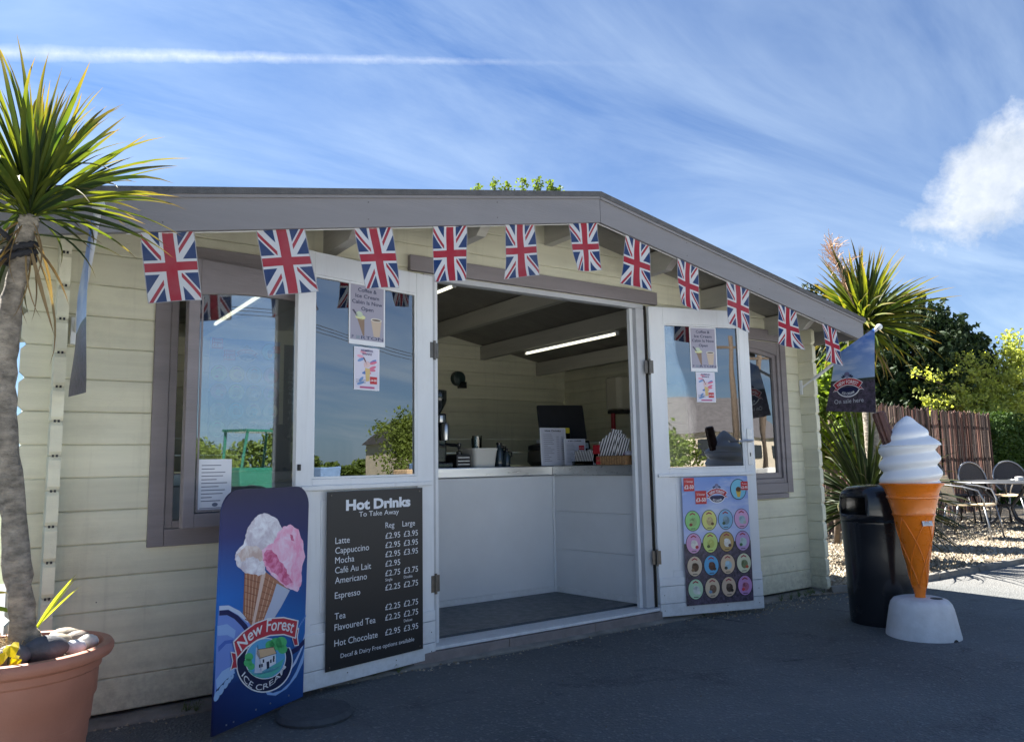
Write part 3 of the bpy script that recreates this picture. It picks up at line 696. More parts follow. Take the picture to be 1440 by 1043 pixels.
def porton_poster(F, u0, v0, w, h, off, label):
    o = sign_board('opening_poster', F, u0, u0+w, v0, v0+h, .001, ink((238, 240, 245)), label, 'poster', off=off, group='opening posters on the door glass')
    P = Print(F, off); U = lambda x: u0+w*x; V = lambda y: v0+h*y
    P.rect(U(.035), V(.075), U(.965), V(.975), (168, 166, 184)); P.up()
    for t, y, ww in (('Coffee &', .865, .52), ('Ice Cream', .765, .66), ('Cabin Is Now', .665, .84), ('Open', .560, .34)): P.text(t, U(.5), V(y), h*.060, (35, 42, 80), w=w*ww, al='c', bold=.015)
    P.poly([(U(.22), V(.42)), (U(.42), V(.42)), (U(.42), V(.15)), (U(.38), V(.15))], (150, 125, 105)); P.ell(U(.31), V(.445), w*.14, h*.04, (225, 228, 170), 14); P.up()
    P.ell(U(.28), V(.49), w*.09, h*.05, (200, 215, 190), 12); P.poly([(U(.08), V(.55)), (U(.13), V(.56)), (U(.26), V(.46)), (U(.21), V(.45))], (85, 80, 100))
    P.poly([(U(.60), V(.42)), (U(.90), V(.42)), (U(.85), V(.16)), (U(.68), V(.15))], (205, 185, 165)); P.up(); P.ell(U(.75), V(.43), w*.16, h*.030, (225, 222, 212), 16); P.up(); P.ell(U(.75), V(.428), w*.125, h*.018, (125, 110, 100), 16); P.up()
    P.text('P', U(.10), V(.095), h*.052, (30, 45, 95), al='c'); P.text('RTON', U(.64), V(.095), h*.052, (30, 45, 95), w=w*.62, al='c')
    for i in range(3): P.rect(U(.19), V(.097+.019*i), U(.29), V(.103+.019*i), (60, 130, 140))
    P.build(o); return o
def sundae_poster(F, u0, v0, w, h, off, label):
    o = sign_board('sundae_poster', F, u0, u0+w, v0, v0+h, .001, ink((240, 240, 246)), label, 'poster', off=off, group='sundae posters on the door glass')
    P = Print(F, off); U = lambda x: u0+w*x; V = lambda y: v0+h*y; r2 = random.Random(3)
    P.rect(U(.03), V(.02), U(.97), V(.98), (225, 222, 238)); P.up()
    for i in range(13):
        a = r2.uniform(-.6, .9); cu, cv = r2.uniform(.22, .8), r2.uniform(.15, .88); l = r2.uniform(.10, .17)
        P.ell(U(cu), V(cv), w*l, h*.035, [(225, 120, 150), (120, 160, 215), (240, 170, 190), (90, 130, 200)][i % 4], 10, a)
        if i % 4 == 3: P.up()
    P.up(); P.poly([(U(.42), V(.52)), (U(.62), V(.50)), (U(.60), V(.22)), (U(.46), V(.20))], (225, 195, 130)); P.ell(U(.50), V(.60), w*.13, h*.07, (235, 205, 205), 12); P.poly([(U(.34), V(.76)), (U(.38), V(.77)), (U(.52), V(.60)), (U(.47), V(.59))], (120, 60, 70))
    P.up(); P.text('ADMIRAL', U(.5), V(.90), h*.05, (70, 50, 110), w=w*.5, al='c', bold=.02); P.text('SHAKE', U(.5), V(.82), h*.05, (70, 50, 110), w=w*.38, al='c', bold=.02)
    P.rect(U(.62), V(.15), U(.90), V(.32), (200, 40, 50)); P.up(); P.text('£4-50', U(.76), V(.21), h*.05, WH, w=w*.24, al='c', bold=.02)
    for i in range(3): P.rect(U(.07), V(.16+.035*i), U(.45), V(.168+.035*i), (60, 70, 110))
    P.rect(U(.22), V(.04), U(.80), V(.085), (190, 90, 140)); P.build(o); return o
porton_poster(FL, .258, 1.704, .232, .328, -.012, 'grey coffee and ice cream opening poster in the left door glass')
sundae_poster(FL, .292, 1.466, .162, .226, -.012, 'small pink and blue sundae poster in the left door glass')
porton_poster(FR, .330, 1.697, .218, .322, -.012, 'grey coffee and ice cream opening poster in the right door glass')
sundae_poster(FR, .366, 1.478, .156, .215, -.012, 'small pink and blue sundae poster in the right door glass')
# green exit card behind the left door glass
b = Print(FL @ Matrix.Translation((.455, .022, 1.50)) @ Matrix.Rotation(R(-18), 4, 'Y'), 0)
o = sign_board('exit_card', FL @ Matrix.Translation((.455, .022, 1.50)) @ Matrix.Rotation(R(16), 4, 'Y'), 0, .075, 0, .12, .001, ink((228, 232, 230)), 'small green and white card behind the left door glass', 'card')
P = Print(FL @ Matrix.Translation((.455, .022, 1.50)) @ Matrix.Rotation(R(16), 4, 'Y'), 0); P.rect(.006, .008, .068, .085, (20, 140, 90)); P.up(); P.line([(.03, .03), (.045, .05), (.035, .07)], .008, WH); P.build(o)
# price list in the open casement
o = sign_board('price_sheet', Fs, .062, .225, .883, 1.115, .001, ink((232, 234, 240)), 'white printed price sheet low in the open window', 'notice', off=.0235)
P = Print(Fs, .0235)
for i in range(11): P.rect(.085, 1.085-.016*i, .085+[.09, .06, .11, .10, .07, .12, .08, .11, .10, .05, .09][i], 1.089-.016*i, (110, 115, 130))
P.rect(.08, .893, .2, .897, (150, 150, 160)); P.ell(.15, .91, .014, .009, (110, 120, 140), 12); P.build(o)

# ------------------------------------------------------------------ pavement sign
def homog(src, dst):
    A = []; bb = []
    for (x, y), (u, v) in zip(src, dst):
        A += [[x, y, 1, 0, 0, 0, -u*x, -u*y], [0, 0, 0, x, y, 1, -v*x, -v*y]]; bb += [u, v]
    h = np.linalg.solve(np.array(A, float), np.array(bb, float)); h = np.append(h, 1).reshape(3, 3)
    def f(x, y): p = h @ np.array([x, y, 1.]); return (p[0]/p[2], p[1]/p[2])
    return f
AW, AH = .556, .965
FA = frame((.800, 3.285, .018), math.atan2(.296, .471), R(1.2))
M = bpy.data.materials.new('pavement_sign_print'); M.use_nodes = True; q = N(M.node_tree); b_ = M.node_tree.nodes['Principled BSDF']
tcc = q.n('ShaderNodeTexCoord').outputs['Object']; sp = q.n('ShaderNodeSeparateXYZ'); q.put(sp.inputs[0], tcc)
tx = q.mapr(sp.outputs[0], -.278, .278); tz = q.mapr(sp.outputs[2], 0, .965)
c_ = q.ramp(tz, [(0, (.004, .008, .05)), (.18, (.006, .02, .12)), (.36, (.016, .19, .60)), (.55, (.014, .15, .55)), (.80, (.022, .03, .16)), (1, (.02, .016, .055))])
c_ = q.mix(q.m('MULTIPLY', tx, .62), c_, q.ramp(tz, [(0, (.015, .10, .38)), (.3, (.02, .14, .45)), (.5, (.012, .018, .10)), (1, (.02, .022, .07))]))
q.put(b_.inputs['Base Color'], c_); b_.inputs['Roughness'].default_value = .38
ab = empty('pavement_sign', (1.035, 3.43, 0), 'tall blue pavement sign picturing two ice cream scoops in a cone', 'sign')
def rrect(w, h, r, n=8):
    p = [(0, 0), (w, 0)]
    for k in range(n+1): a = PI/2*k/n; p.append((w-r+r*math.cos(a), h-r+r*math.sin(a)))
    for k in range(n+1): a = PI/2+PI/2*k/n; p.append((r+r*math.cos(a), h-r+r*math.sin(a)))
    return p
b = MB(FA); b.prism(rrect(AW, AH, .095), 0, .010); RECALC.add('panel'); b.build('panel', M, ab, center=True, base=True)
b = MB(); b.lathe([(.16, 0), (.165, .012), (.15, .03), (.10, .035)], (1.235, 3.33, 0), 36); b.build('base', mat('sign_base_rubber', (.055, .062, .07), .85, .2, 20., .4, 60.), ab, smooth=40)
b = MB(FA); b.box(.10, .46, .0105, .03, 0, .03); b.build('foot_rail', metald, ab)
P = Print(FA, 0.); h1 = homog([(75, 36), (425, 36), (385, 900), (20, 1035)], [(0, AH), (AW, AH), (AW, 0), (0, 0)]); h2 = homog([(58, -10), (684, -10), (636, 790), (2, 1035)], [(0, .52), (AW, .52), (AW, 0), (0, 0)])
crop = lambda x, y: (290+x/2.873, 680+y/2.873); ccrop = lambda x, y: (300+x/5.136, 840+y/5.136)
hp = homog([(316.1, 692.5), (438, 692.5), (424, 993.3), (297, 1040.3)], [(0, AH), (AW, AH), (AW, 0), (0, 0)])
A_ = lambda L: [hp(*crop(x, y)) for x, y in L]; B_ = lambda L: [hp(*ccrop(x, y)) for x, y in L]
def clipbox(p):
    for a, b, c in ((1, 0, AW-.001), (-1, 0, -.001), (0, -1, -.001)): p = clip(p, a, b, c)
    return p
LB = (150, 185, 235)
P.poly(clipbox(B_([(46, 85), (120, 85), (200, 140), (262, 215), (300, 300), (150, 560), (100, 600), (30, 640), (0, 760), (-10, 800), (0, 500)])), (120, 150, 225)); P.up()
P.poly(clipbox(B_([(46, 85), (110, 85), (190, 130), (250, 200), (250, 225), (180, 160), (110, 115), (45, 118)])), (205, 220, 245))
P.poly(clipbox(B_([(30, 230), (100, 220), (160, 270), (150, 330), (100, 300), (30, 300)])), (150, 185, 240))
P.poly(clipbox(B_([(35, 380), (80, 340), (140, 335), (140, 360), (90, 365), (35, 420)])), (75, 110, 200))
P.poly(clipbox(B_([(15, 620), (60, 560), (140, 520), (150, 580), (90, 620), (20, 690)])), (165, 200, 245)); P.up()
P.poly(clipbox(B_([(46, 118), (110, 118), (180, 165), (240, 235), (270, 300), (240, 300), (200, 240), (150, 185), (100, 155), (44, 155)])), (18, 24, 88))
for i, (x, y, r) in enumerate(((20, 735, 17), (52, 695, 16), (86, 655, 14), (112, 625, 11), (132, 606, 8))): 
    c0 = hp(*ccrop(x, y)); P.ell(c0[0], c0[1], r*.0009, r*.00125, (165, 200, 240), 12, -.5)
P.poly(clipbox(B_([(360, 720), (420, 745), (480, 730), (540, 680), (590, 600), (640, 480), (664, 380), (664, 440), (640, 540), (590, 640), (520, 720), (440, 765), (380, 755)])), (150, 190, 240))
P.poly(clipbox(B_([(460, 660), (560, 560), (620, 450), (668, 290), (668, 350), (640, 430), (590, 540), (500, 650), (440, 690)])), (195, 215, 245)); P.up()
P.poly(clipbox(B_([(555, 440), (600, 420), (668, 350), (668, 390), (610, 450), (560, 480)])), (18, 24, 88))
for i in range(7): c0 = hp(*ccrop(610+i*9, 285-i*14)); P.ell(c0[0], c0[1], .004, .006, (120, 160, 225), 8)
P.up()
# cones
P.poly(A_([(157, 378), (200, 385), (238, 378), (232, 430), (185, 605), (148, 545)]), (176, 118, 88)); P.poly(A_([(238, 378), (290, 420), (338, 462), (300, 530), (262, 590), (185, 605), (215, 480)]), (186, 128, 98)); P.up()
for i in range(5): P.line(A_([(163+i*15, 385), (158+i*9, 555+i*6)]), .0045, (222, 178, 150)); P.line(A_([(240+i*17, 390+i*14), (190+i*15, 598-i*4)]), .0045, (226, 184, 156))
for i in range(7): P.line(A_([(155, 400+i*28), (222-i*4, 425+i*27)]), .004, (150, 92, 68)); P.line(A_([(235-i*5, 405+i*27), (330-i*10, 470+i*16)]), .004, (155, 98, 72))
P.up(); P.poly(A_([(228, 378), (242, 378), (190, 605), (180, 603)]), (235, 205, 190)); P.poly(A_([(285, 430), (338, 462), (300, 530), (258, 592), (222, 596), (262, 500)]), (196, 205, 228)); P.up()
# scoops with soft ragged outline
def blob(L, c, jit=2.2, seed=1):
    r2 = random.Random(seed); pts = []
    for i in range(len(L)):
        a, b2 = L[i], L[(i+1) % len(L)]
        for t in (0, .25, .5, .75): pts.append((a[0]+(b2[0]-a[0])*t+r2.uniform(-jit, jit), a[1]+(b2[1]-a[1])*t+r2.uniform(-jit, jit)))
    P.poly(A_(pts), c)
def icem(name, c1, c2, sc):
    M = bpy.data.materials.new(name); M.use_nodes = True; q = N(M.node_tree); b = M.node_tree.nodes['Principled BSDF']; p = q.n('ShaderNodeNewGeometry').outputs['Position']
    q.put(b.inputs['Base Color'], q.mix(q.mapr(q.noise(p, sc, 6, .68, .6), .40, .62), c1, c2)); b.inputs['Roughness'].default_value = .4; return M
vanm = icem('vanilla_print', s2l(205, 194, 204), s2l(250, 250, 255), 11); pinkm = icem('pink_scoop_print', s2l(244, 160, 196), s2l(250, 222, 240), 10); pkd = icem('pink_ripple_print', s2l(205, 80, 125), s2l(238, 150, 190), 26); beg = icem('vanilla_shade_print', s2l(205, 178, 168), s2l(236, 226, 222), 22)
blob([(245, 138), (290, 165), (312, 210), (300, 250), (265, 280), (235, 300), (240, 340), (238, 385), (215, 390), (180, 385), (155, 378), (130, 355), (118, 320), (125, 290), (155, 260), (165, 215), (185, 170), (215, 145)], vanm, 2.5, 2); P.up()
blob([(128, 300), (165, 270), (215, 275), (232, 310), (225, 345), (185, 355), (150, 350)], beg, 5, 3); P.up()
blob([(140, 330), (175, 315), (215, 325), (236, 350), (236, 385), (200, 392), (160, 376)], vanm, 6, 5)
blob([(345, 193), (375, 215), (392, 260), (400, 330), (385, 380), (384, 440), (370, 470), (340, 460), (310, 440), (270, 400), (245, 370), (230, 335), (228, 290), (250, 275), (275, 262), (290, 225), (315, 200)], pinkm, 2.5, 4); P.up()
blob([(240, 290), (268, 288), (300, 340), (330, 390), (345, 430), (320, 440), (285, 400), (250, 360), (232, 330)], pkd, 5, 6); blob([(340, 232), (352, 235), (358, 262), (346, 258)], pkd, 1, 7); P.up()
# badge : oval, cottage, ribbon
def arcpts(cx, cy, rx, ry, a0, a1, n=24): return [(cx+rx*math.cos(R(a0+(a1-a0)*i/n)), cy-ry*math.sin(R(a0+(a1-a0)*i/n))) for i in range(n+1)]
P.poly(B_(arcpts(360, 515, 204, 222, 150, 385, 40)), WH); P.up(); P.poly(B_(arcpts(360, 515, 196, 212, 150, 385, 40)), (22, 30, 70)); P.up()
P.poly(B_(arcpts(367, 490, 148, 150, 0, 359, 40)), WH); P.up(); P.poly(B_(arcpts(367, 490, 142, 144, 0, 359, 40)), (95, 175, 225)); P.up()
P.poly(B_([(235, 560), (300, 590), (380, 570), (500, 500), (470, 580), (410, 625), (340, 632), (280, 610)]), (90, 190, 175)); P.poly(B_([(240, 575), (330, 585), (420, 560), (480, 560), (400, 590), (300, 605)]), (130, 205, 235)); P.up()
for cx, cy, r in ((248, 470, 30), (240, 510, 30), (262, 540, 26), (440, 390, 46), (480, 380, 42), (490, 430, 34), (400, 395, 34)): P.poly(B_([(x, y) for x, y in arcpts(cx, cy, r, r, 0, 359, 16)]), (85, 195, 120)); 
P.up(); P.poly(B_([(300, 400), (322, 430), (340, 590), (285, 590)]), (205, 215, 235)); P.poly(B_([(322, 480), (440, 460), (440, 530), (330, 585)]), (235, 238, 245)); P.poly(B_([(310, 420), (425, 410), (445, 455), (325, 490), (300, 450)]), (225, 190, 150)); P.up()
for x, y in ((318, 530), (334, 527), (398, 500), (418, 494), (345, 495), (420, 475)): P.poly(B_([(x, y), (x+11, y-2), (x+11, y+22), (x, y+25)]), (25, 40, 70))
P.poly(B_([(372, 515), (392, 510), (392, 560), (374, 568)]), (25, 40, 70)); P.line(B_([(312, 388), (312, 425)]), .003, (25, 30, 50)); P.line(B_([(322, 485), (445, 458), (425, 410), (310, 420)]), .002, (25, 30, 50)); P.up()
P.poly(B_([(115, 420), (150, 430), (165, 545), (140, 545), (110, 560), (128, 490)]), WH); P.poly(B_([(570, 300), (612, 282), (600, 350), (607, 412), (575, 415), (560, 360)]), WH); P.up()
P.poly(B_([(122, 430), (150, 438), (160, 540), (138, 540), (118, 552), (134, 490)]), (185, 48, 68)); P.poly(B_([(574, 308), (604, 292), (592, 350), (600, 405), (577, 408), (564, 360)]), (185, 48, 68)); P.up()
P.poly(B_([(132, 350), (200, 285), (290, 225), (390, 195), (500, 195), (608, 228), (585, 362), (500, 328), (400, 328), (310, 355), (230, 405), (160, 480)]), WH); P.up()
P.poly(B_([(142, 354), (206, 292), (295, 233), (392, 204), (498, 204), (598, 234), (578, 350), (500, 319), (398, 319), (305, 346), (225, 396), (164, 464)]), (196, 52, 70)); P.up()
def on_path(t, pts, hgt, c, bold=.02, shear=0, s0=.0, s1=1., narrow=1.):
    V, F, L = text2d(t, bold); seg = [0]
    for a, b2 in zip(pts, pts[1:]): seg.append(seg[-1]+math.dist(a, b2))
    T = seg[-1]; Pn = []
    for x, y in V:
        d = (s0+(s1-s0)*x/L)*T; i = max(0, min(len(pts)-2, next((j for j in range(len(pts)-1) if seg[j+1] >= d), len(pts)-2))); 
        a, b2 = Vector(pts[i]), Vector(pts[i+1]); dr = (b2-a).normalized(); p = a+dr*(d-seg[i]); n = Vector((-dr.y, dr.x)); r = p+n*(y/.7*hgt)+dr*(shear*y/.7*hgt)
        Pn.append(P.pt(r.x, r.y))
    P.mb.add(Pn, F, P.col(c))
def smooth_path(L, n=8):
    o = []
    for i in range(len(L)-1):
        p0, p1, p2, p3 = L[max(i-1, 0)], L[i], L[i+1], L[min(i+2, len(L)-1)]
        for k in range(n):
            t = k/n; o.append(tuple(.5*(2*p1[j]+(p2[j]-p0[j])*t+(2*p0[j]-5*p1[j]+4*p2[j]-p3[j])*t*t+(3*p1[j]-p0[j]-3*p2[j]+p3[j])*t**3) for j in (0, 1)))
    o.append(L[-1]); return o
on_path('New Forest', smooth_path(B_([(190, 425), (255, 355), (335, 305), (420, 290), (500, 293), (560, 318)])), .052, WH, .012)
on_path('ICE CREAM', smooth_path(B_([(186, 590), (220, 660), (275, 705), (350, 712), (430, 668), (485, 610), (530, 520)])), .0235, WH, .004, s0=.02, s1=.93)
P.build(ab, 'printed_artwork')
for u in (.07, .11, .24, .33, .45): 
    b = MB(FA); b.box(u, u+.006, -.0025, 0, .02+.01*(u > .2), .026+.01*(u > .2)); b.build('rivet', alum, ab)

# ------------------------------------------------------------------ union flags under the barge board
M = bpy.data.materials.new('union_flag_cloth'); M.use_nodes = True; q = N(M.node_tree); M.node_tree.nodes.clear()
uv = q.n('ShaderNodeUVMap').outputs[0]; sp = q.n('ShaderNodeSeparateXYZ'); q.put(sp.inputs[0], uv)
b0 = q.m('MULTIPLY', q.m('SUBTRACT', sp.outputs[0], .5), 30.); a0 = q.m('MULTIPLY', q.m('SUBTRACT', sp.outputs[1], .5), 50.)
aa, bb = q.m('ABSOLUTE', a0), q.m('ABSOLUTE', b0); mn = q.m('MINIMUM', aa, bb)
lt = lambda x, v: q.m('LESS_THAN', x, v); gt = lambda x, v: q.m('GREATER_THAN', x, v)
t_ = q.m('DIVIDE', q.m('SUBTRACT', q.m('MULTIPLY', aa, 15.), q.m('MULTIPLY', bb, 25.)), 29.15)
dg = lt(q.m('ABSOLUTE', t_), 3.2)
sg = q.m('SIGN', q.m('MULTIPLY', a0, b0)); tr_ = q.m('MULTIPLY', t_, sg)
dr_ = q.m('MULTIPLY', gt(tr_, .25), lt(tr_, 2.2))
c_ = q.mix(dg, (.010, .045, .17), (.72, .74, .78)); c_ = q.mix(dr_, c_, (.42, .025, .05)); c_ = q.mix(lt(mn, 5.), c_, (.72, .74, .78)); c_ = q.mix(lt(mn, 3.1), c_, (.42, .02, .045))
c_ = q.mix(q.m('MAXIMUM', gt(bb, 14.55), gt(aa, 24.6)), c_, (.42, .42, .44))
fo_ = q.n('ShaderNodeObjectInfo').outputs['Random']; fd_ = q.mapr(q.noise(q.n('ShaderNodeNewGeometry').outputs['Position'], 11, 4), .3, .7, 0, .10); c_ = q.mix(q.m('ADD', q.m('MULTIPLY', fo_, .10), fd_), c_, (.42, .42, .44)); d_ = q.n('ShaderNodeBsdfDiffuse'); q.put(d_.inputs[0], c_); tl = q.n('ShaderNodeBsdfTranslucent'); q.put(tl.inputs[0], c_)
x_ = q.n('ShaderNodeMixShader'); x_.inputs[0].default_value = .38; q.L.new(d_.outputs[0], x_.inputs[1]); q.L.new(tl.outputs[0], x_.inputs[2])
o_ = q.n('ShaderNodeOutputMaterial'); q.L.new(x_.outputs[0], o_.inputs[0]); flagm = M
FLG = [(.469, .676, .295, .04, 'first flag from the left, above the boarded wall left of the window'), (.934, 1.153, .300, .05, 'second flag from the left, above the open left window'),
       (1.393, 1.591, .300, .05, 'third flag from the left, in front of the left door top'), (1.823, 2.027, .298, .0, 'fourth flag from the left, over the left end of the door head board'),
       (2.269, 2.472, .298, .012, 'fifth flag from the left, over the open doorway left of the ridge'), (2.72, 2.94, .292, .012, 'sixth flag from the left, hanging just left of the roof ridge'),
       (3.163, 3.371, .30, -.022, 'fifth flag from the right, first one right of the roof ridge'), (3.614, 3.817, .30, -.018, 'fourth flag from the right, above the right end of the door head board'),
       (4.092, 4.319, .30, .0, 'third flag from the right, overlapping the right door top'), (4.642, 4.86, .29, .0, 'second flag from the right, in front of the right window head'),
       (5.159, 5.355, .285, .02, 'last flag on the right beside the small bracket')]
for i, (xa, xb, h, sh, lab) in enumerate(FLG):
    nx, nz = 8, 14; w = .212; zt = lambda x: rtop(x)-.180; r2 = random.Random(i+20); ph = r2.uniform(0, 6); am = r2.uniform(.006, .014); cu_ = r2.uniform(-.035, .045); cs_ = r2.choice((0, 1)); swing = r2.uniform(-.012, .02)+.03*(i in (1, 2)); tw = r2.uniform(-.10, .16)
    vs = []; uvs = []
    for jz in range(nz+1):
        for jx in range(nx+1):
            u, v = jx/nx, jz/nz
            xx = xa+(xb-xa)*u+sh*v; y = 3.318-swing*v-tw*(u-.5)*w*v+am*math.sin(u*5+ph+v*3)*v+.012*v*v*math.sin(ph)-cu_*(v**3)*((u if cs_ else 1-u)**2)+.003*math.sin(v*9+ph+u*4)
            vs.append((xx, y, zt(xa+(xb-xa)*u)-h*v)); uvs.append((u, 1-v))
    fs = [(a*(nx+1)+b, (a+1)*(nx+1)+b, (a+1)*(nx+1)+b+1, a*(nx+1)+b+1) for a in range(nz) for b in range(nx)]
    m_ = MB(); m_.add(vs, fs); o = m_.build('union_flag', flagm, None, smooth=1)
    ul = o.data.uv_layers.new(name='UVMap')
    for lp in o.data.loops: ul.data[lp.index].uv = uvs[lp.vertex_index]
    tag(o, lab, 'flag', 'union flags hanging from the roof edge')
b = MB(); b.tube([(x, 3.322, rtop(x)-.186) for x in (.42, 1.2, 2.1, 2.95)], .0022, 5); b.tube([(x, 3.322, rtop(x)-.186) for x in (2.95, 3.8, 4.6, 5.4)], .0022, 5)
tag(b.build('bunting_cord', ink((225, 225, 225))), 'thin white cord along the roof edge holding the flags', 'cord')

# ------------------------------------------------------------------ projecting banners
def banner(X, yw, zw, ball, pts, label, lab2, mirror):
    root = empty('banner_pole', (X, yw, zw), label, 'pole')
    b = MB(); b.box(X-.022, X+.022, yw-.012, yw+.012, zw-.06, zw+.06, ch=.004); b.build('wall_plate', white, root)
    b = MB(); b.tube([(X, yw-.01, zw), ball], .013, 12); b.build('pole', white, root, smooth=40)
    b = MB(); b.lathe([(.001, -.024), (.014, -.020), (.023, -.008), (.024, .004), (.018, .018), (.001, .024)], ball, 14); b.build('end_knob', white, root, smooth=1)
    TL, TR, BR, BL = [Vector(p) for p in pts]
    n = 14; vs = []; uvs = []
    for j in range(n+1):
        for i in range(n+1):
            u, v = i/n, j/n; p = (TL*(1-u)+TR*u)*(1-v)+(BL*(1-u)+BR*u)*v; p.x += .010*math.sin(v*5+u*3)*v-.017; vs.append(tuple(p)); uvs.append((u, 1-v))
    m_ = MB(); m_.add(vs, [(a*(n+1)+b, (a+1)*(n+1)+b, (a+1)*(n+1)+b+1, a*(n+1)+b+1) for a in range(n) for b in range(n)])
    z0 = min(p[2] for p in pts); z1 = max(p[2] for p in pts)
    bm_ = scenic('banner_print'+str(mirror), (.03, .14, .50), (.30, .42, .62), (.07, .055, .085), .42 if 1 else .5, None, z0, z1)
    o = m_.build('hanging_banner', bm_, None, smooth=1); tag(o, lab2, 'banner'); return o, (TL, TR, BR, BL)
ob, q4 = banner(5.565, 3.795, 1.651, (5.565, 3.098, 2.052), [(5.565, 3.47, 1.875), (5.565, 3.125, 2.050), (5.565, 3.17, 1.403), (5.565, 3.575, 1.440)], 'white pole and bracket on the right wall holding the purple heather banner', 'printed banner reading On sale here beside the right wall', 0)
TL, TR, BR, BL = q4
def mapb(u, v): return u, v
# artwork of that banner : local frame u along -y (to the right in view), v up
Fb = Matrix.Translation((5.565-.017, 3.575, 1.420)) @ Matrix.Rotation(R(-90), 4, 'Z')
P = Print(Fb, .012, .0004); badge(P, .205, .215, .125); P.text('On sale here', .205, .070, .034, (215, 218, 225), w=.245, al='c'); P.build(ob)
ob2, _ = banner(.300, 3.795, 1.683, (.300, 3.13, 2.055), [(.300, 3.60, 1.80), (.300, 3.16, 2.03), (.300, 3.18, 1.36), (.300, 3.66, 1.38)], 'white ball ended pole on the left wall with the banner seen edge on', 'printed banner seen nearly edge on at the left wall', 1)

# ------------------------------------------------------------------ inside the cabin
ctr = empty('counter', (3.0, 4.9, .1), 'white panelled serving counter with steel top inside the doorway', 'counter')
b = MB()
for x0, x1 in ((.30, 1.4), (1.402, 2.58), (2.582, 3.604)): b = MB(); b.box(x0, x1, 4.69, 4.71, .142, .970); b.build('front_panel', panelw, ctr)
QX = lambda y: 3.622+(4.689-y)*.155
def plan(name, pts, z0, z1, m): b = MB(); b.loops([[(x, y, z0) for x, y in pts], [(x, y, z1) for x, y in pts]]); RECALC.add(name); return b.build(name, m, ctr)
for z0, z1 in ((.142, .42), (.422, .70), (.702, .970)): plan('side_panel', [(QX(3.87), 3.87), (QX(3.87)+.018, 3.87), (3.64, 4.689), (3.622, 4.689)], z0, z1, panelw)
plan('skirting', [(QX(3.87)-.007, 3.87), (QX(3.87)+.016, 3.87), (3.638, 4.689), (3.615, 4.689)], .100, .141, white)
b = MB(); b.box(.30, 3.604, 4.683, 4.71, .100, .141); b.build('skirting', white, ctr)
b = MB(); b.box(3.604, 3.6215, 4.676, 4.71, .100, .970); b.build('corner_trim', white, ctr)
b = MB(); b.box(.30, 3.60, 4.668, 5.30, .974, 1.045, ch=.006); b.build('steel_worktop', steel, ctr); plan('steel_worktop', [(QX(3.87)-.022, 3.87), (4.35, 3.87), (4.35, 5.30), (3.6005, 5.30), (3.6005, 4.66)], .973, 1.043, steel)
b = MB(); b.box(.30, 5.5, 6.35, 6.93, .90, .94, ch=.004); b.box(.32, 5.48, 6.40, 6.9, .1, .899); o = b.build('back_worktop', steel); tag(o, 'dark worktop along the back wall of the cabin', 'worktop')
CT = 1.046
TUBE = mat('tube_light', (.9, .9, .85), .5, 0, emis=(1, .95, .74, .36))
for X, z, y0, y1, lab in ((1.40, 2.168, 4.72, 6.02, 'lit tube light seen through the open left window'), (2.93, 2.445, 4.99, 6.20, 'lit tube light just inside the doorway near the left door'), (4.44, 2.163, 4.79, 6.16, 'lit tube light on the ceiling over the right counter')):
    t = empty('tube_light', (X, (y0+y1)/2, z), lab, 'light', 'tube lights inside the cabin')
    b = MB(); b.tube([(X, y0+.02, z), (X, y1-.02, z)], .0105, 12); b.build('tube', TUBE, t, smooth=40)
    b = MB(); b.box(X-.014, X+.014, y0, y1, z+.0112, z+.026, ch=.003); b.box(X-.013, X+.013, y0, y0+.019, z-.011, z+.0108); b.box(X-.013, X+.013, y1-.019, y1, z-.011, z+.0108); b.build('batten', white, t)
FI = frame((0, 6.938, 0))
flavours(FI, 1.575, 1.30, .62, .92, .003, .004, 'flavour poster on the back wall seen through the left window', z0=1.30)
o = sign_board('wall_menu', FI, 2.235, 2.80, 1.30, 2.20, .003, ink((16, 19, 27)), 'dark hot drinks menu on the back wall inside', 'menu board', off=.004)
P = Print(FI, .004); hot_drinks(P, 2.235, 1.30, .565, .9, (215, 218, 225)); P.build(o, 'lettering')
o = sign_board('lolly_poster', FI, .86, 1.30, 1.30, 1.86, .003, ink((228, 228, 220)), 'white poster with coloured lollies on the back wall seen by the window frame', 'poster', off=.004)
P = Print(FI, .004)
for i, (u, v, c) in enumerate(((.95, 1.72, (190, 190, 70)), (1.08, 1.66, (60, 120, 70)), (1.2, 1.72, (200, 60, 60)), (.95, 1.45, (220, 200, 60)), (1.08, 1.5, (200, 60, 70)), (1.2, 1.44, (60, 90, 160)))): P.ell(u, v, .045, .08, c); P.rect(u-.006, v-.13, u+.006, v-.08, (200, 170, 120))
P.text('LOLLIES', 1.08, 1.81, .035, (60, 40, 30), al='c'); P.build(o)
# sensor on the back wall
s_ = empty('wall_fan', (4.10, 6.92, 1.95), 'small dark green round fitting high on the back wall', 'fitting')
b = MB(frame((4.09, 6.935, 1.97)) @ Matrix.Rotation(R(90), 4, 'X')); b.lathe([(.078, 0), (.082, .02), (.072, .06), (.04, .075)], n=20); b.build('housing', mat('dark_green_plastic', (.02, .045, .045), .4, .1), s_, smooth=40)
b = MB(); b.box(4.09, 4.17, 6.86, 6.93, 1.865, 1.935, ch=.008); b.build('nozzle', blackp, s_)
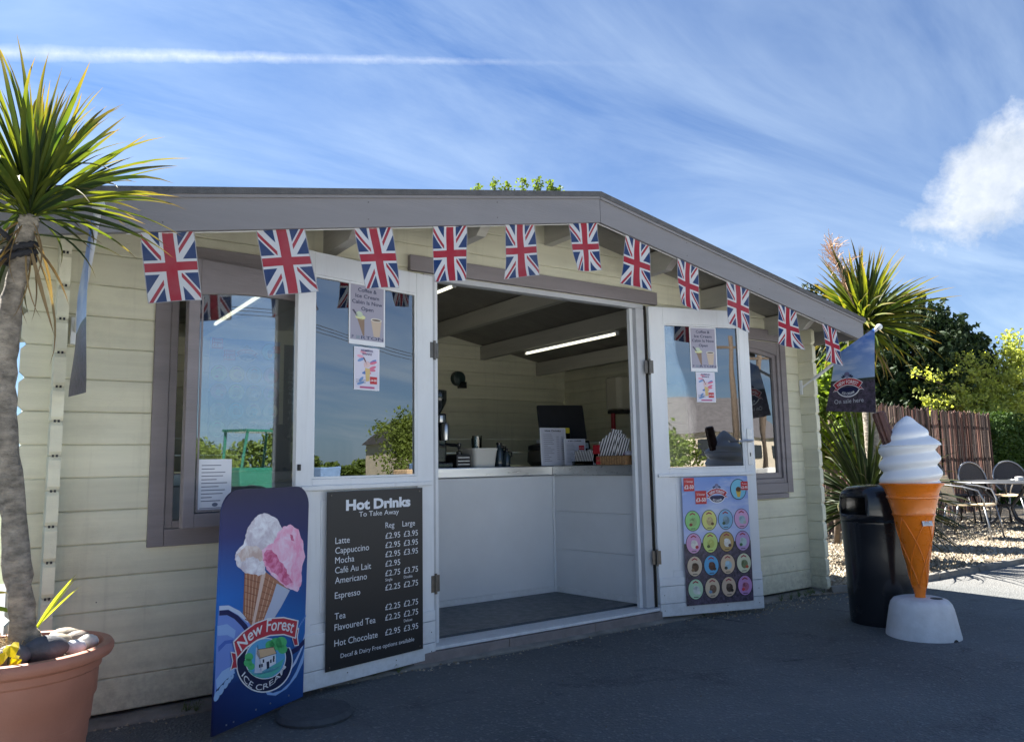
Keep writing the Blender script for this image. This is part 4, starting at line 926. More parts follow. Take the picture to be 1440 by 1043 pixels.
# grinder
g_ = empty('coffee_grinder', (2.80, 4.93, CT), 'tall black coffee grinder with bean hopper beside the left door edge', 'grinder')
smoke = mat('smoked_plastic', (.02, .022, .02), .12, .1, coat=.3)
gx, gy = 2.735, 4.95
b = MB(); b.lathe([(.035, .40), (.075, .47), (.083, .50), (.083, .565), (.080, .57)], (gx, gy, CT), 24); b.build('bean_hopper', smoke, g_, smooth=40)
b = MB(); b.box(gx-.085, gx+.085, gy-.11, gy+.10, CT, CT+.035, ch=.008); b.box(gx-.06, gx+.07, gy-.04, gy+.09, CT+.035, CT+.40, ch=.012); b.build('body', blackp, g_)
b = MB(); b.lathe([(.028, .20), (.032, .24), (.032, .31), (.020, .33)], (gx+.03, gy-.085, CT), 16); b.box(gx-.02, gx+.01, gy-.10, gy-.07, CT+.33, CT+.38, ch=.004); b.build('dosing_chamber', steel, g_, smooth=40)
b = MB(); b.tube([(gx+.03, gy-.08, CT+.17), (gx+.10, gy-.14, CT+.16)], [.01, .013]); b.build('lever', blackp, g_)
# tamper and drawer
d_ = empty('knock_box', (2.83, 4.90, CT), 'low black knock out drawer with tamper by the grinder', 'drawer')
b = MB(); b.box(2.755+.08, 2.755+.20, 4.82, 5.02, CT, CT+.095, ch=.005); b.build('drawer_body', blackm, d_)
b = MB(); b.lathe([(.022, 0), (.022, .02), (.008, .03), (.009, .045), (.018, .065), (.016, .08), (.005, .085)], (2.885, 4.87, CT+.096), 16); b.build('tamper', blackp, d_, smooth=40)
b = MB()
for i in range(3): b.box(2.845, 2.945, 4.816, 4.819, CT+.02+.025*i, CT+.024+.025*i)
b.build('drawer_slot', alum, d_)
# white tub
t_ = MB(); tm = mat('ivory_plastic_tub', (.60, .585, .53), .4, .05)
def rr2(cx, cy, w, h, r, z, n=5):
    p = []
    for k, (sx, sy) in enumerate(((1, 1), (-1, 1), (-1, -1), (1, -1))):
        for i in range(n+1): a = PI/2*k+PI/2*i/n; p.append((cx+sx*(w/2-r)+r*math.cos(a), cy+sy*(h/2-r)+r*math.sin(a), z))
    return p
tx, ty = 3.065, 4.88
tub = empty('plastic_tub', (tx, ty, CT), 'square ivory plastic tub on the steel counter', 'tub')
t_.loops([rr2(tx, ty, .185, .185, .03, CT), rr2(tx, ty, .215, .215, .035, CT+.125), rr2(tx, ty, .225, .225, .037, CT+.125), rr2(tx, ty, .225, .225, .037, CT+.140), rr2(tx, ty, .21, .21, .035, CT+.140), rr2(tx, ty, .18, .18, .028, CT+.01)]); t_.build('tub_body', tm, tub, smooth=40)
clr = glassmat('clear_plastic', (.82, .86, .86), 1.45, .03)
for i, (x, y, h) in enumerate(((3.20, 5.12, .24), (3.235, 5.19, .225))):
    b = MB(); b.lathe([(.030, 0), (.040, h), (.042, h), (.042, h+.004), (.038, h), (.028, .004)], (x, y, CT), 16); o = b.build('clear_cup', clr, None, smooth=40); tag(o, ['taller stack of clear cups behind the ivory tub', 'shorter stack of clear cups behind the ivory tub'][i], 'cups')
for i, (x, y, r, h, lab) in enumerate(((3.30, 4.96, .040, .19, 'clear glass syrup jug with dark top right of the tub'), (3.365, 5.02, .036, .165, 'smaller dark glass bottle right of the syrup jug'), (3.345, 4.92, .03, .13, 'squat clear bottle in front of the dark bottle'))):
    r_ = empty('syrup_bottle', (x, y, CT), lab, 'bottle', 'glass bottles on the steel counter')
    b = MB(); b.lathe([(r*.95, 0), (r, .01), (r, h*.62), (r*.45, h*.8), (r*.4, h*.88)], (x, y, CT), 16); b.build('glass_body', mat('dark_glass', (.03, .045, .055), .08, .2, 30., coat=.4), r_, smooth=40)
    b = MB(); b.lathe([(r*.5, h*.88), (r*.55, h*.97), (r*.4, h)], (x, y, CT), 12); b.tube([(x+r*.9, y, CT+h*.55), (x+r*1.6, y, CT+h*.62), (x+r*1.6, y, CT+h*.82), (x+r*.5, y, CT+h*.88)], .007, 6); b.build('stopper', blackp, r_, smooth=40)
# kettle-like bowl and lid on the back
w_ = empty('covered_bowl', (4.05, 5.16, CT), 'dark covered bowl with white lid behind the menu card', 'bowl')
b = MB(); b.lathe([(.10, 0), (.13, .03), (.125, .12), (.10, .13)], (3.86, 5.14, CT), 24); b.build('bowl', mat('olive_card', (.06, .055, .04), .6, .2), w_, smooth=40)
b = MB(); b.lathe([(.125, .13), (.12, .165), (.05, .185)], (3.86, 5.14, CT), 24); b.build('lid', blackm, w_, smooth=40); b = MB(); b.box(3.82, 3.90, 5.10, 5.17, CT+.186, CT+.21, ch=.004); b.build('box_on_lid', white, w_)
# acrylic menu cards
def card(x, y, rz, w, h, label, red):
    F = frame((x, y, CT), rz, R(-3)); r_ = empty('menu_card', (x, y, CT), label, 'menu card', 'printed menu cards on the counter')
    b = MB(F); b.box(0, w, 0, .003, 0, h); b.build('card', ink((225, 228, 236)), r_); b = MB(F); b.box(0, w, .0035, .06, 0, .004); b.build('stand_foot', clr, r_)
    P = Print(F, 0); P.rect(w*.05, h*.04, w*.95, h*.97, (205, 208, 222)); P.up(); P.text('Hot Drinks' if not red else 'ICED COFFEE', w/2, h*.90, h*.045, (25, 25, 45), al='c', w=w*.62, bold=.03)
    rr = random.Random(5)
    for i in range(15): P.rect(w*.12, h*(.82-i*.05), w*(.12+rr.uniform(.15, .42)), h*(.829-i*.05), (70, 72, 95))
    if not red:
        for i in range(13): P.rect(w*.62, h*(.76-i*.05), w*.72, h*(.769-i*.05), (70, 72, 95)); P.rect(w*.8, h*(.76-i*.05), w*.9, h*(.769-i*.05), (70, 72, 95))
    else:
        for y0 in (.58, .14): P.rect(w*.68, h*y0, w*.93, h*(y0+.17), (200, 30, 50)); P.up(); P.text('£3-50', w*.805, h*(y0+.06), h*.035, WH, al='c', w=w*.21); P.up(-1)
    P.build(r_); return r_
card(3.545, 4.735, R(0), .255, .295, 'larger white hot drinks card standing at the counter corner', False)
card(3.715, 4.66, R(-12), .19, .205, 'smaller white price card with red squares in front of the larger one', True)
# till
tl_ = empty('till', (4.0, 4.80, CT), 'black till with tilted screen on the corner of the counter', 'till')
b = MB(frame((3.99, 5.00, CT+.16), R(-22)) @ Matrix.Rotation(R(-18), 4, 'X')); b.box(-.205, .205, 0, .03, .06, .37, ch=.012); b.build('screen', blackm, tl_)
b = MB(); b.box(3.90, 4.12, 4.88, 5.10, CT, CT+.06, ch=.01); b.box(3.96, 4.04, 4.98, 5.05, CT+.06, CT+.30, ch=.01); b.build('stand', blackp, tl_)
b = MB(frame((3.925, 4.66, CT), R(-15)) @ Matrix.Rotation(R(-12), 4, 'X')); b.box(-.05, .06, 0, .09, 0, .20, ch=.008); b.build('card_reader', blackp, tl_)
P = Print(frame((3.925, 4.66, CT), R(-15)) @ Matrix.Rotation(R(-12), 4, 'X'), 0); P.rect(-.035, .135, .045, .18, (190, 205, 210)); P.up(); P.text('READY', .005, .15, .016, (40, 60, 60), al='c', w=.06); P.build(tl_, 'reader_display')
# spray bottle and pump bottle
ym = mat('yellow_plastic', (.62, .52, .04), .4, .1)
r_ = empty('spray_bottle', (3.86, 4.86, CT), 'spray bottle with yellow trigger head in front of the till screen', 'bottle'); x, y = 3.83, 4.80
b = MB(); b.lathe([(.036, 0), (.038, .02), (.038, .16), (.014, .215), (.014, .235)], (x, y, CT), 16, sy=.7); b.build('bottle_body', mat('yellow_clear_plastic', (.36, .32, .06), .3, .2), r_, smooth=40)
b = MB(); b.box(x-.055, x+.045, y-.014, y+.014, CT+.255, CT+.30, ch=.008); b.build('spray_head', ym, r_); b = MB(); b.lathe([(.018, .232), (.018, .258)], (x, y, CT), 12); b.tube([(x-.03, y, CT+.255), (x-.045, y, CT+.22), (x-.035, y, CT+.20)], .006, 6); b.build('trigger', blackp, r_, smooth=40)
r_ = empty('pump_bottle', (3.72, 4.86, CT), 'pump bottle with white nozzle peeping over the larger menu card', 'bottle'); x, y = 3.73, 4.87
b = MB(); b.lathe([(.033, 0), (.034, .18), (.012, .22)], (x, y, CT), 16); b.build('bottle_body', blackp, r_, smooth=40)
b = MB(); b.lathe([(.008, .22), (.008, .275), (.018, .28), (.018, .295)], (x, y, CT), 10); b.tube([(x, y, CT+.288), (x-.05, y-.02, CT+.288)], .006, 6); b.build('pump', white, r_, smooth=40)
# striped bags : stand and tray
stripe = bpy.data.materials.new('striped_paper'); stripe.use_nodes = True; q = N(stripe.node_tree); b_ = stripe.node_tree.nodes['Principled BSDF']
oc = q.n('ShaderNodeTexCoord').outputs['Object']; sp = q.n('ShaderNodeSeparateXYZ'); q.put(sp.inputs[0], oc)
s_ = q.m('SINE', q.m('MULTIPLY', q.m('ADD', q.m('ADD', sp.outputs[0], q.m('MULTIPLY', sp.outputs[1], -1.)), q.m('MULTIPLY', sp.outputs[2], -.35)), 330.)); q.put(b_.inputs['Base Color'], q.mix(q.m('GREATER_THAN', s_, .1), (.05, .05, .055), (.66, .66, .68))); b_.inputs['Roughness'].default_value = .6
r_ = empty('straw_box', (3.80, 4.35, CT), 'low box of striped straws on the right counter', 'box')
b = MB(); b.box(3.665, 3.70, 4.28, 4.50, CT, CT+.005); 
for i in range(11): b.box(3.662+.001*i, 3.674+.001*i, 4.27+.020*i, 4.284+.020*i, CT, CT+.105+.004*(i % 3))
b.build('straws', stripe, r_); b = MB(); b.box(3.675, 3.82, 4.26, 4.50, CT, CT+.012); b.box(3.655, 3.660, 4.26, 4.50, CT, CT+.03); b.box(3.81, 3.82, 4.26, 4.50, CT+.012, CT+.12); b.build('tray', clr, r_)
bg_ = empty('paper_bags', (3.72, 4.12, CT), 'fan of black and white striped paper bags with a red label', 'bags')
for i in range(7):
    y0 = 4.215-.028*i; h = .14+.021*min(i, 4)-.03*max(0, i-4); b = MB(frame((3.665+.006*i, y0, CT+.02), R(-60)) @ Matrix.Rotation(R(4), 4, 'X')); b.prism([(0, 0), (.085, 0), (.10, h), (.02, h+.012)], 0, .0015); b.build('paper_bag', stripe, bg_)
b = MB(); b.box(3.640, 3.648, 4.17, 4.235, CT+.08, CT+.145); b.build('red_label', ink((175, 25, 40)), bg_)
r_ = empty('wicker_tray', (3.75, 4.02, CT), 'shallow wicker tray of wrapped snacks at the right end of the counter', 'tray')
wick = mat('wicker', (.22, .12, .05), .7, .5, 90., .8, 90.)
b = MB(); b.box(3.64, 3.655, 3.905, 4.20, CT, CT+.065); b.box(3.82, 3.835, 3.905, 4.20, CT, CT+.065); b.box(3.656, 3.819, 3.905, 3.918, CT, CT+.065); b.box(3.656, 3.819, 4.187, 4.20, CT, CT+.065); b.box(3.656, 3.819, 3.919, 4.186, CT, CT+.01); b.build('basket', wick, r_)
b = MB(); 
for i in range(11): b.box(3.6375, 3.6395, 3.91+.026*i, 3.925+.026*i, CT+.005, CT+.06)
b.build('basket_weave', mat('wicker_light', (.34, .20, .09), .7, .4, 90.), r_)
P = Print(frame((3.638, 4.20, CT), R(-90)), .001); P.rect(.0, .006, .045, .028, (190, 30, 45)); P.rect(.0, .036, .04, .058, (190, 30, 45)); P.build(r_, 'price_label')
for i in range(5):
    b = MB(); b.lathe([(.001, -.025), (.03, -.012), (.036, 0), (.028, .015), (.001, .025)], (3.735+.02*(i % 2), 4.16-.05*i, CT+.075), 9, fn=lambda a, rr, z: rr*(1+.25*math.sin(3*a+i))); o = b.build('wrapped_snack', [ink((120, 60, 110)), ink((190, 190, 205)), ink((150, 80, 60))][i % 3], None, smooth=1); tag(o, ['purple', 'silver', 'brown', 'second purple', 'second silver'][i]+' wrapped snack lying in the wicker tray', 'snack', 'wrapped snacks in the wicker tray')
# cream dispenser on the right wall with red handled scoop
r_ = empty('towel_dispenser', (5.50, 5.86, 1.60), 'cream wall dispenser on the right inner wall', 'dispenser')
b = MB(); b.loops([[(5.552, 5.74, z), (5.552, 6.02, z), (5.36, 6.0, z), (5.33, 5.95, z), (5.33, 5.81, z), (5.36, 5.76, z)] for z in (1.60, 1.945)]); RECALC.add('casing'); bevel(b.build('casing', mat('cream_plastic', (.50, .47, .38), .4, .05), r_), .02, 3)
b = MB(); b.box(5.37, 5.54, 5.76, 6.0, 1.565, 1.598, ch=.01); b.build('tray', blackm, r_)
r_ = empty('red_handled_scoop', (5.33, 5.95, 1.2), 'red handled metal scoop hanging under the cream dispenser', 'scoop')
b = MB(); b.tube([(5.36, 5.90, 1.565), (5.36, 5.90, 1.36)], [.022, .026], 10); b.build('handle', ink((165, 20, 40)), r_, smooth=40); b = MB(); b.tube([(5.36, 5.90, 1.36), (5.36, 5.90, 1.18)], .009, 8); b.lathe([(.03, -.03), (.035, 0), (.03, .01)], (5.36, 5.90, 1.16), 12); b.build('shaft', alum, r_, smooth=40)
# espresso machine seen through the left window
em = empty('espresso_machine', (1.85, 5.0, CT), 'black espresso machine behind the left window', 'coffee machine')
b = MB(); b.box(1.72, 2.22, 4.80, 5.20, CT, CT+.06, ch=.01); b.box(1.76, 2.20, 5.00, 5.20, CT+.06, CT+.33, ch=.01); b.box(1.72, 2.22, 4.78, 5.20, CT+.30, CT+.42, ch=.015); b.build('body', blackp, em)
b = MB(); b.box(1.74, 2.20, 4.774, 4.779, CT+.315, CT+.40); b.build('front_plate', steel, em)
for x in (1.84, 2.06): b = MB(); b.lathe([(.035, .24), (.038, .30)], (x, 4.87, CT), 16); b.tube([(x, 4.86, CT+.235), (x, 4.72, CT+.225)], [.010, .014]); b.build('group_head', steel, em, smooth=40)
b = MB(); b.box(1.40, 1.62, 4.85, 5.10, CT, CT+.30, ch=.015); o = b.build('hot_water_boiler', blackp); tag(o, 'squat black water boiler left of the espresso machine', 'boiler')
for i in range(6):
    b = MB(); b.lathe([(.028, 0), (.038, .085), (.040, .088)], (1.78+.075*i, 5.08, CT+.421), 12); tag(b.build('paper_cup', white, None, smooth=40), ['leftmost', 'second', 'third', 'fourth', 'fifth', 'rightmost'][i]+' white paper cup in the row on the espresso machine', 'cup', 'paper cups on the espresso machine')

# ------------------------------------------------------------------ foliage helpers
def leaf_mesh(name, seed, w, droop, fold=.35, n=9, twist=0.):
    r2 = random.Random(seed); vs = []; fs = []; at = []; x = z = 0.; a = 0.; side = r2.uniform(-.06, .06)
    for i in range(n+1):
        t = i/n; ww = w*(.45+1.0*math.sin(min(1, t*1.35)*PI*.62))*(1-t**3.2)+.0004; ww = max(ww, .0005)
        y = side*t*t; tw = twist*t
        for sgn in (-1, 0, 1):
            dy = sgn*ww/2; dz = abs(sgn)*ww*fold
            vs.append((x-math.sin(a)*dz, y+dy*math.cos(tw)-dz*math.sin(tw), z+math.cos(a)*dz+dy*math.sin(tw))); at.append(t)
        if i: 
            k = 3*(i-1); fs += [(k, k+3, k+4, k+1), (k+1, k+4, k+5, k+2)]
        a = -droop*t*t*1.6+r2.uniform(-.03, .03); x += math.cos(a)/n; z += math.sin(a)/n
    me = bpy.data.meshes.new(name); me.from_pydata(vs, [], fs); q_ = me.attributes.new('tip', 'FLOAT', 'POINT'); q_.data.foreach_set('value', at)
    me.polygons.foreach_set('use_smooth', [True]*len(me.polygons)); return me
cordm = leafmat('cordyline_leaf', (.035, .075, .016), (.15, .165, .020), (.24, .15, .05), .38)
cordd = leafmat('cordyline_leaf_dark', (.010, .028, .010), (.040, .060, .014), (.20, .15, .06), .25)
deadm = leafmat('dead_leaf', (.16, .10, .05), (.30, .22, .12), (.20, .13, .07), .2, .7)
bark = mat('cordyline_bark', (.27, .235, .19), .9, .55, 19., 1.4, 26., stretch=(1, 1, 1.9), dirt=.6, dirtcol=(.09, .07, .055))
LV = {}
def leaves(root, c, n, L0, L1, w, mats, e0, e1, droop=(.15, .75), seed=0, az=None, bias=1., name='leaf', gap=None):
    r2 = random.Random(seed)
    for m in mats:
        for v in range(7):
            if (m.name, w, v, droop) not in LV:
                me = leaf_mesh('leaf', v+seed, w, droop[0]+(droop[1]-droop[0])*v/6, twist=r2.uniform(-.8, .8)); me.materials.append(m); LV[(m.name, w, v, droop)] = me
    for i in range(n):
        t = (i/n)**bias; el = e1+(e0-e1)*t+r2.uniform(-9, 9); a = r2.uniform(0, 360) if az is None else r2.uniform(*az)
        v = min(6, max(0, int(6*(.15+.8*(1-max(el, 0)/90))+r2.uniform(-1.5, 1.5)))); m = mats[int(r2.random()*len(mats))]
        L = r2.uniform(L0, L1)
        if gap and gap[0] < a < gap[1] and gap[2] < el < gap[3] and r2.random() < .75: continue
        o = bpy.data.objects.new(name, LV[(m.name, w, v, droop)])
        o.matrix_basis = Matrix.Translation((c[0], c[1], c[2]+r2.uniform(-.05, .04))) @ Matrix.Rotation(R(a), 4, 'Z') @ Matrix.Rotation(R(-el), 4, 'Y') @ Matrix.Rotation(r2.uniform(-.9, .9), 4, 'X') @ Matrix.Scale(L, 4)
        COL.objects.link(o); setpar(o, root)
def foliage(name, m, pts, size, parent=None, kind=None, asp=1.6, up=0., seed=1):
    """many small leaf faces at given points (numpy n x 3)"""
    rs = np.random.RandomState(seed); n = len(pts)
    d = rs.normal(size=(n, 3)); d[:, 2] += up; d /= np.linalg.norm(d, axis=1)[:, None]
    e = np.cross(d, rs.normal(size=(n, 3))); e /= np.linalg.norm(e, axis=1)[:, None]
    s = size*rs.uniform(.6, 1.3, size=(n, 1)); f = np.cross(d, e)*.22*s
    a = pts-d*s*asp/2; b = pts+e*s/2+f; c = pts+d*s*asp/2; dd = pts-e*s/2+f
    V = np.stack([a, b, c, dd], 1).reshape(-1, 3); F = np.arange(4*n).reshape(-1, 4)
    me = bpy.data.meshes.new(name); me.from_pydata(V.tolist(), [], F.tolist()); me.materials.append(m)
    o = bpy.data.objects.new(name, me); COL.objects.link(o)
    if parent: setpar(o, parent)
    if kind: o['kind'] = kind
    return o
def crownpts(cs, n, seed=1, shell=.55, clump=.0, ncl=60):
    rs = np.random.RandomState(seed); out = []; w = np.array([r[3]*r[4]*r[5] for r in cs]); w = w/w.sum()
    for (x, y, z, a, b, c), k in zip(cs, (w*n).astype(int)):
        d = rs.normal(size=(k, 3)); d /= np.linalg.norm(d, axis=1)[:, None]; r = shell+(1-shell)*rs.uniform(size=(k, 1))**.6
        if clump:
            cd = rs.normal(size=(ncl, 3)); cd /= np.linalg.norm(cd, axis=1)[:, None]; cr_ = rs.uniform(.55, 1.05, size=(ncl, 1)); idx = rs.randint(0, ncl, k)
            p = cd[idx]*cr_[idx]+rs.normal(size=(k, 3))*clump
        else: p = d*r
        out.append(p*np.array([a, b, c])+np.array([x, y, z]))
    return np.concatenate(out)
def greens(name, c1, c2, tr=.3): return leafmat(name, c1, c2, c2, tr, .55)

# ------------------------------------------------------------------ left pot and cabbage palm
terra = mat('terracotta_plastic', (.40, .165, .105), .5, .10, 5., .12, 60., dirt=.3, dirtcol=(.30, .16, .12))
PX, PY = .118, 3.03
pot = empty('plant_pot', (PX, PY, 0), 'large ribbed terracotta pot at the left wall corner', 'pot')
b = MB(); b.lathe([(.175, 0), (.19, .01), (.205, .14), (.207, .145), (.212, .20), (.214, .205), (.218, .26), (.222, .262), (.228, .33), (.236, .345), (.240, .425), (.247, .432), (.249, .455), (.262, .460), (.277, .468), (.283, .480), (.283, .492), (.276, .503), (.262, .506), (.250, .503), (.243, .492), (.24, .44)], (PX, PY, 0), 64, cap=True)
b.build('pot_body', terra, pot, smooth=35)
soil = mat('potting_soil', (.055, .04, .03), .95, .5, 40., 1., 60.)
b = MB(); b.lathe([(.001, .490), (.12, .486), (.20, .474), (.2425, .468)], (PX, PY, 0), 40, cap=False); b.build('soil', soil, pot, smooth=1)
pal = empty('cabbage_palm', (.15, 3.0, .47), 'cabbage palm with leaning grey trunk growing in the terracotta pot', 'palm')
tp = [(.148, 2.985, .44), (.145, 2.975, .50), (.13, 2.96, .58), (.108, 2.95, .74), (.078, 2.94, .98), (.046, 2.92, 1.22), (.036, 2.905, 1.43), (.046, 2.88, 1.63), (.060, 2.86, 1.78), (.078, 2.85, 1.90)]
sp_ = []; 
for i in range(len(tp)-1):
    for k_ in range(5): t = k_/5; sp_.append(tuple(tp[i][j]*(1-t)+tp[i+1][j]*t for j in range(3)))
sp_.append(tp[-1]); rr_ = []
for i, p in enumerate(sp_):
    t = i/(len(sp_)-1); base = .028+.028*max(0, 1-t*4)**1.5+.011*(1-t); rr_.append(base*(1+.07*noise.noise((0, 0, p[2]*28)))+(.02 if p[2] < .52 else 0))
b = MB(); b.tube(sp_, rr_, 22); b.v = [tuple(Vector(v)*1+Vector((noise.noise(Vector(v)*34), noise.noise(Vector(v)*34+Vector((5, 5, 5))), 0))*.012) for v in b.v]; b.build('trunk', bark, pal, smooth=1)
cc_ = (.078, 2.85, 1.925)
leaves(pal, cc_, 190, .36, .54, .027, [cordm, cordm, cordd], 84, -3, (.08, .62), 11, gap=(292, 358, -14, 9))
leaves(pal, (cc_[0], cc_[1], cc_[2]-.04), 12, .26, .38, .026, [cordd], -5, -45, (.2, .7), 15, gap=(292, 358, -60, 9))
leaves(pal, (cc_[0], cc_[1], cc_[2]-.06), 16, .28, .46, .026, [deadm], -40, -78, (.2, .5), 17, name='dead_leaf')
b = MB(); rp = []
for i in range(60): t = i/59; a = t*4*PI; rp.append((.056+.041*math.cos(a), 2.865+.041*math.sin(a), 1.745+.05*t+.012*math.cos(a)))
rp = [(-.18, 2.80, 1.98), (-.10, 2.82, 1.93), (-.02, 2.83, 1.85)]+rp
b.tube(rp, [.011+.003*math.sin(i*2.3) for i in range(len(rp))], 7); tag(b.build('rope', mat('black_rope', (.02, .02, .024), .8, .3, 60., .6, 120.), None, smooth=1), 'dark rope tied round the palm trunk below its leaves', 'rope')
peb = [(-.02, -.17, .055, .040, (.10, .10, .115), 'dark grey oval pebble at the front of the trunk base'), (.07, -.14, .062, .046, (.075, .08, .095), 'largest slate grey pebble right of the trunk base'), (.155, -.105, .034, .026, (.62, .62, .64), 'white rounded pebble near the right rim of the pot'), (.11, -.01, .050, .032, (.26, .22, .17), 'brown pebble behind the slate one'),
       (.175, .03, .042, .028, (.18, .15, .13), 'dark brown pebble at the right back of the pot'), (.20, -.04, .036, .026, (.52, .48, .44), 'pale pebble by the right edge of the pot'), (-.11, -.19, .048, .03, (.36, .33, .31), 'grey pebble at the front left of the pot'), (.14, .10, .05, .03, (.34, .29, .22), 'tan pebble at the back of the pot')]
for i, (dx, dy, ra, rb, c, lab) in enumerate(peb):
    b = MB(); b.lathe([(.001, -.9*rb), (ra*.6, -.75*rb), (ra*.95, -.2*rb), (ra, .1*rb), (ra*.8, .6*rb), (ra*.4, .9*rb), (.001, rb)], (PX+dx, PY+dy, .488+rb*.55), 14, sy=.75, fn=lambda a, r0, z: r0*(1+.07*math.sin(2*a+i)+.04*math.sin(5*a+2*i)))
    tag(b.build('pebble', mat('pebble_%d' % i, c, .7, .2, 30., .3, 80.), None, smooth=1), lab, 'pebble', 'pebbles lying in the terracotta pot')
b = MB(); r2 = random.Random(4)
for i in range(420):
    x, y = PX+r2.gauss(-.11, .05), PY+r2.gauss(-.11, .05)
    if math.hypot(x-PX, y-PY) > .235: continue
    a = r2.uniform(0, 6.3); h = r2.uniform(.02, .09); l = r2.uniform(.02, .08); b.tube([(x, y, .48), (x+.4*l*math.cos(a), y+.4*l*math.sin(a), .48+h), (x+l*math.cos(a), y+l*math.sin(a), .48+h*r2.uniform(.3, 1))], [.0014, .0012, .0004], 3, cap=False)
tag(b.build('dry_grass', mat('straw', (.50, .38, .20), .8, .25, 50.), None, kind='stuff', center=False), 'tuft of dry straw coloured grass in the pot', 'grass')
ylw = leafmat('yellow_petal', (.62, .52, .01), (.70, .55, .02), (.6, .45, .02), .35, .5)
fl = empty('yellow_leaf_plant', (.10, 2.83, .48), 'little plant with bright yellow leaves at the front of the pot', 'plant')
for i, (dx, dz, s, ry) in enumerate(((-.025, .035, .030, .2), (.012, .058, .026, -.5), (.022, .025, .018, .9))):
    b = MB(frame((.085+dx, 2.80, .485+dz), R(-28), R(-25)) @ Matrix.Rotation(ry, 4, 'Y')); b.add([(0, 0, -s), (s*.8, -.004, -s*.2), (s*.9, 0, s*.5), (s*.4, .003, s*.9), (0, -.002, s*.6), (-s*.4, .003, s*.9), (-s*.9, 0, s*.5), (-s*.8, -.004, -s*.2)], [(0, 1, 2, 3, 4), (0, 4, 5, 6, 7)]); b.build('yellow_leaf', ylw, fl)
b = MB(); b.tube([(.085, 2.80, .47), (.088, 2.80, .50), (.09, 2.80, .53)], .002, 5); b.build('stem', cordd, fl)
gp = empty('green_shoot', (.24, 3.05, .49), 'pair of yellow green blades sprouting behind the trunk in the pot', 'plant')
leaves(gp, (.165, 3.06, .52), 3, .20, .27, .05, [leafmat('shoot_leaf', (.25, .33, .04), (.38, .42, .06), (.4, .4, .1), .4)], 58, 48, (.02, .1), 3, az=(-45, -25))
# little hanging flower at the far left
fl2 = empty('orange_flower_plant', (-.02, 3.55, .66), 'orange flowers and leaves at the left edge beside the wall end', 'plant')
b = MB(); b.lathe([(.001, .01), (.03, .0), (.036, .012), (.02, .008)], (-.022, 3.30, .745), 9, fn=lambda a, r0, z: r0*(1+.2*math.sin(4*a))); b.build('flower', ink((240, 150, 20)), fl2)
leaves(fl2, (-.06, 3.34, .60), 16, .12, .22, .10, [cordd], 80, 0, (.2, .8), 31)
b = MB(); b.lathe([(.10, 0), (.12, .30), (.135, .31), (.135, .34)], (-.12, 3.42, .22), 20); b.box(-.24, 0, 3.3, 3.54, 0, .219, ch=.01); b.build('planter', mat('teal_planter', (.03, .06, .07), .5, .2), fl2, smooth=40)

# ------------------------------------------------------------------ ice cream cone figure and bin
CX, CY = 4.705, 2.492; ORNG = mat('orange_fibreglass', (.80, .20, .012), .30, .08, 8., .10, 30., coat=.3, dirt=.15, dirtcol=(.35, .10, .02))
WG = mat('white_fibreglass', (.80, .82, .85), .38, .03, 6., .05, 30., dirt=.10, dirtcol=(.5, .5, .5))
cone = empty('cone_figure', (CX, CY, 0), 'giant whipped ice cream cone figure on a white plinth', 'display figure')
b = MB(); pf = [(.206, 0), (.205, .01), (.176, .165), (.172, .175), (.168, .190), (.150, .212), (.12, .222), (.03, .224)]
b.lathe(pf, (CX, CY, 0), 56, sx=1.0, fn=lambda a, r0, z: r0*(1+.012*math.cos(4*a)))
o = b.build('plinth', mat('white_plinth', (.60, .61, .63), .6, .12, 9., .25, 40., dirt=.5, dirtcol=(.36, .36, .36)), cone, smooth=35)
vdir = Vector((CX, CY, 0)).normalized(); sdir = Vector((vdir.y, -vdir.x, 0))
pn_ = Vector((CX, CY, 0))-vdir*.12+sdir*.168
b = MB(frame((CX, CY, .2245)) ); hp_ = sdir*.085-vdir*.02; b.lathe([(.034, 0), (.034, .0015)], (hp_.x, hp_.y, 0), 20); b.build('plug_hole', blackm, cone)
b = MB(); b.tube([tuple(Vector((CX, CY, -.008))+(sdir*.80-vdir*.60)*.185), tuple(Vector((CX, CY, -.008))+(sdir*.80-vdir*.60)*.2085)], .022, 12); b.build('foot_notch', blackm, cone)
b = MB(); b.lathe([(.001, .212), (.022, .214), (.030, .225), (.030, .245), (.032, .25), (.113, .705), (.118, .712), (.122, .717), (.118, .724), (.117, .728), (.140, .812), (.1475, .818), (.1475, .826), (.143, .832), (.146, .845), (.158, .875), (.178, .897), (.182, .903), (.178, .908), (.15, .908)], (CX, CY, 0), 56)
b.build('wafer_cone', ORNG, cone, smooth=32)
def conept(a, z, off=.0): r_ = .032+(.113-.032)*(z-.25)/(.705-.25)+off; return (CX+r_*math.cos(a), CY+r_*math.sin(a), z)
for k_ in range(5):
    a0 = 2*PI*k_/5+.5
    for sgn in (-1, 1):
        pts = [conept(a0+sgn*(2*PI/5)*1.5*(t/14), .28+.42*(1-t/14)**1.0, .001) for t in range(15)]
        b = MB(); b.tube(pts, .0036, 6); b.build('wafer_ridge', ORNG, cone, smooth=1)
vth = math.atan2(-vdir.y, -vdir.x); La = vth+R(38)
b = MB(frame((CX+.112*math.cos(La), CY+.112*math.sin(La), .655), La+PI/2, R(-10))); b.box(-.034, .034, -.004, 0.004, 0, .030, ch=.003); b.build('maker_plate', mat('silver_plate', (.5, .5, .52), .3, .1, metal=.6), cone)
P = Print(frame((CX+.112*math.cos(La), CY+.112*math.sin(La), .655), La+PI/2, R(-10)), .004)
for i in range(3): P.rect(-.026, .006+.007*i, .024-.006*i, .009+.007*i, (120, 120, 125))
P.build(cone, 'plate_print')
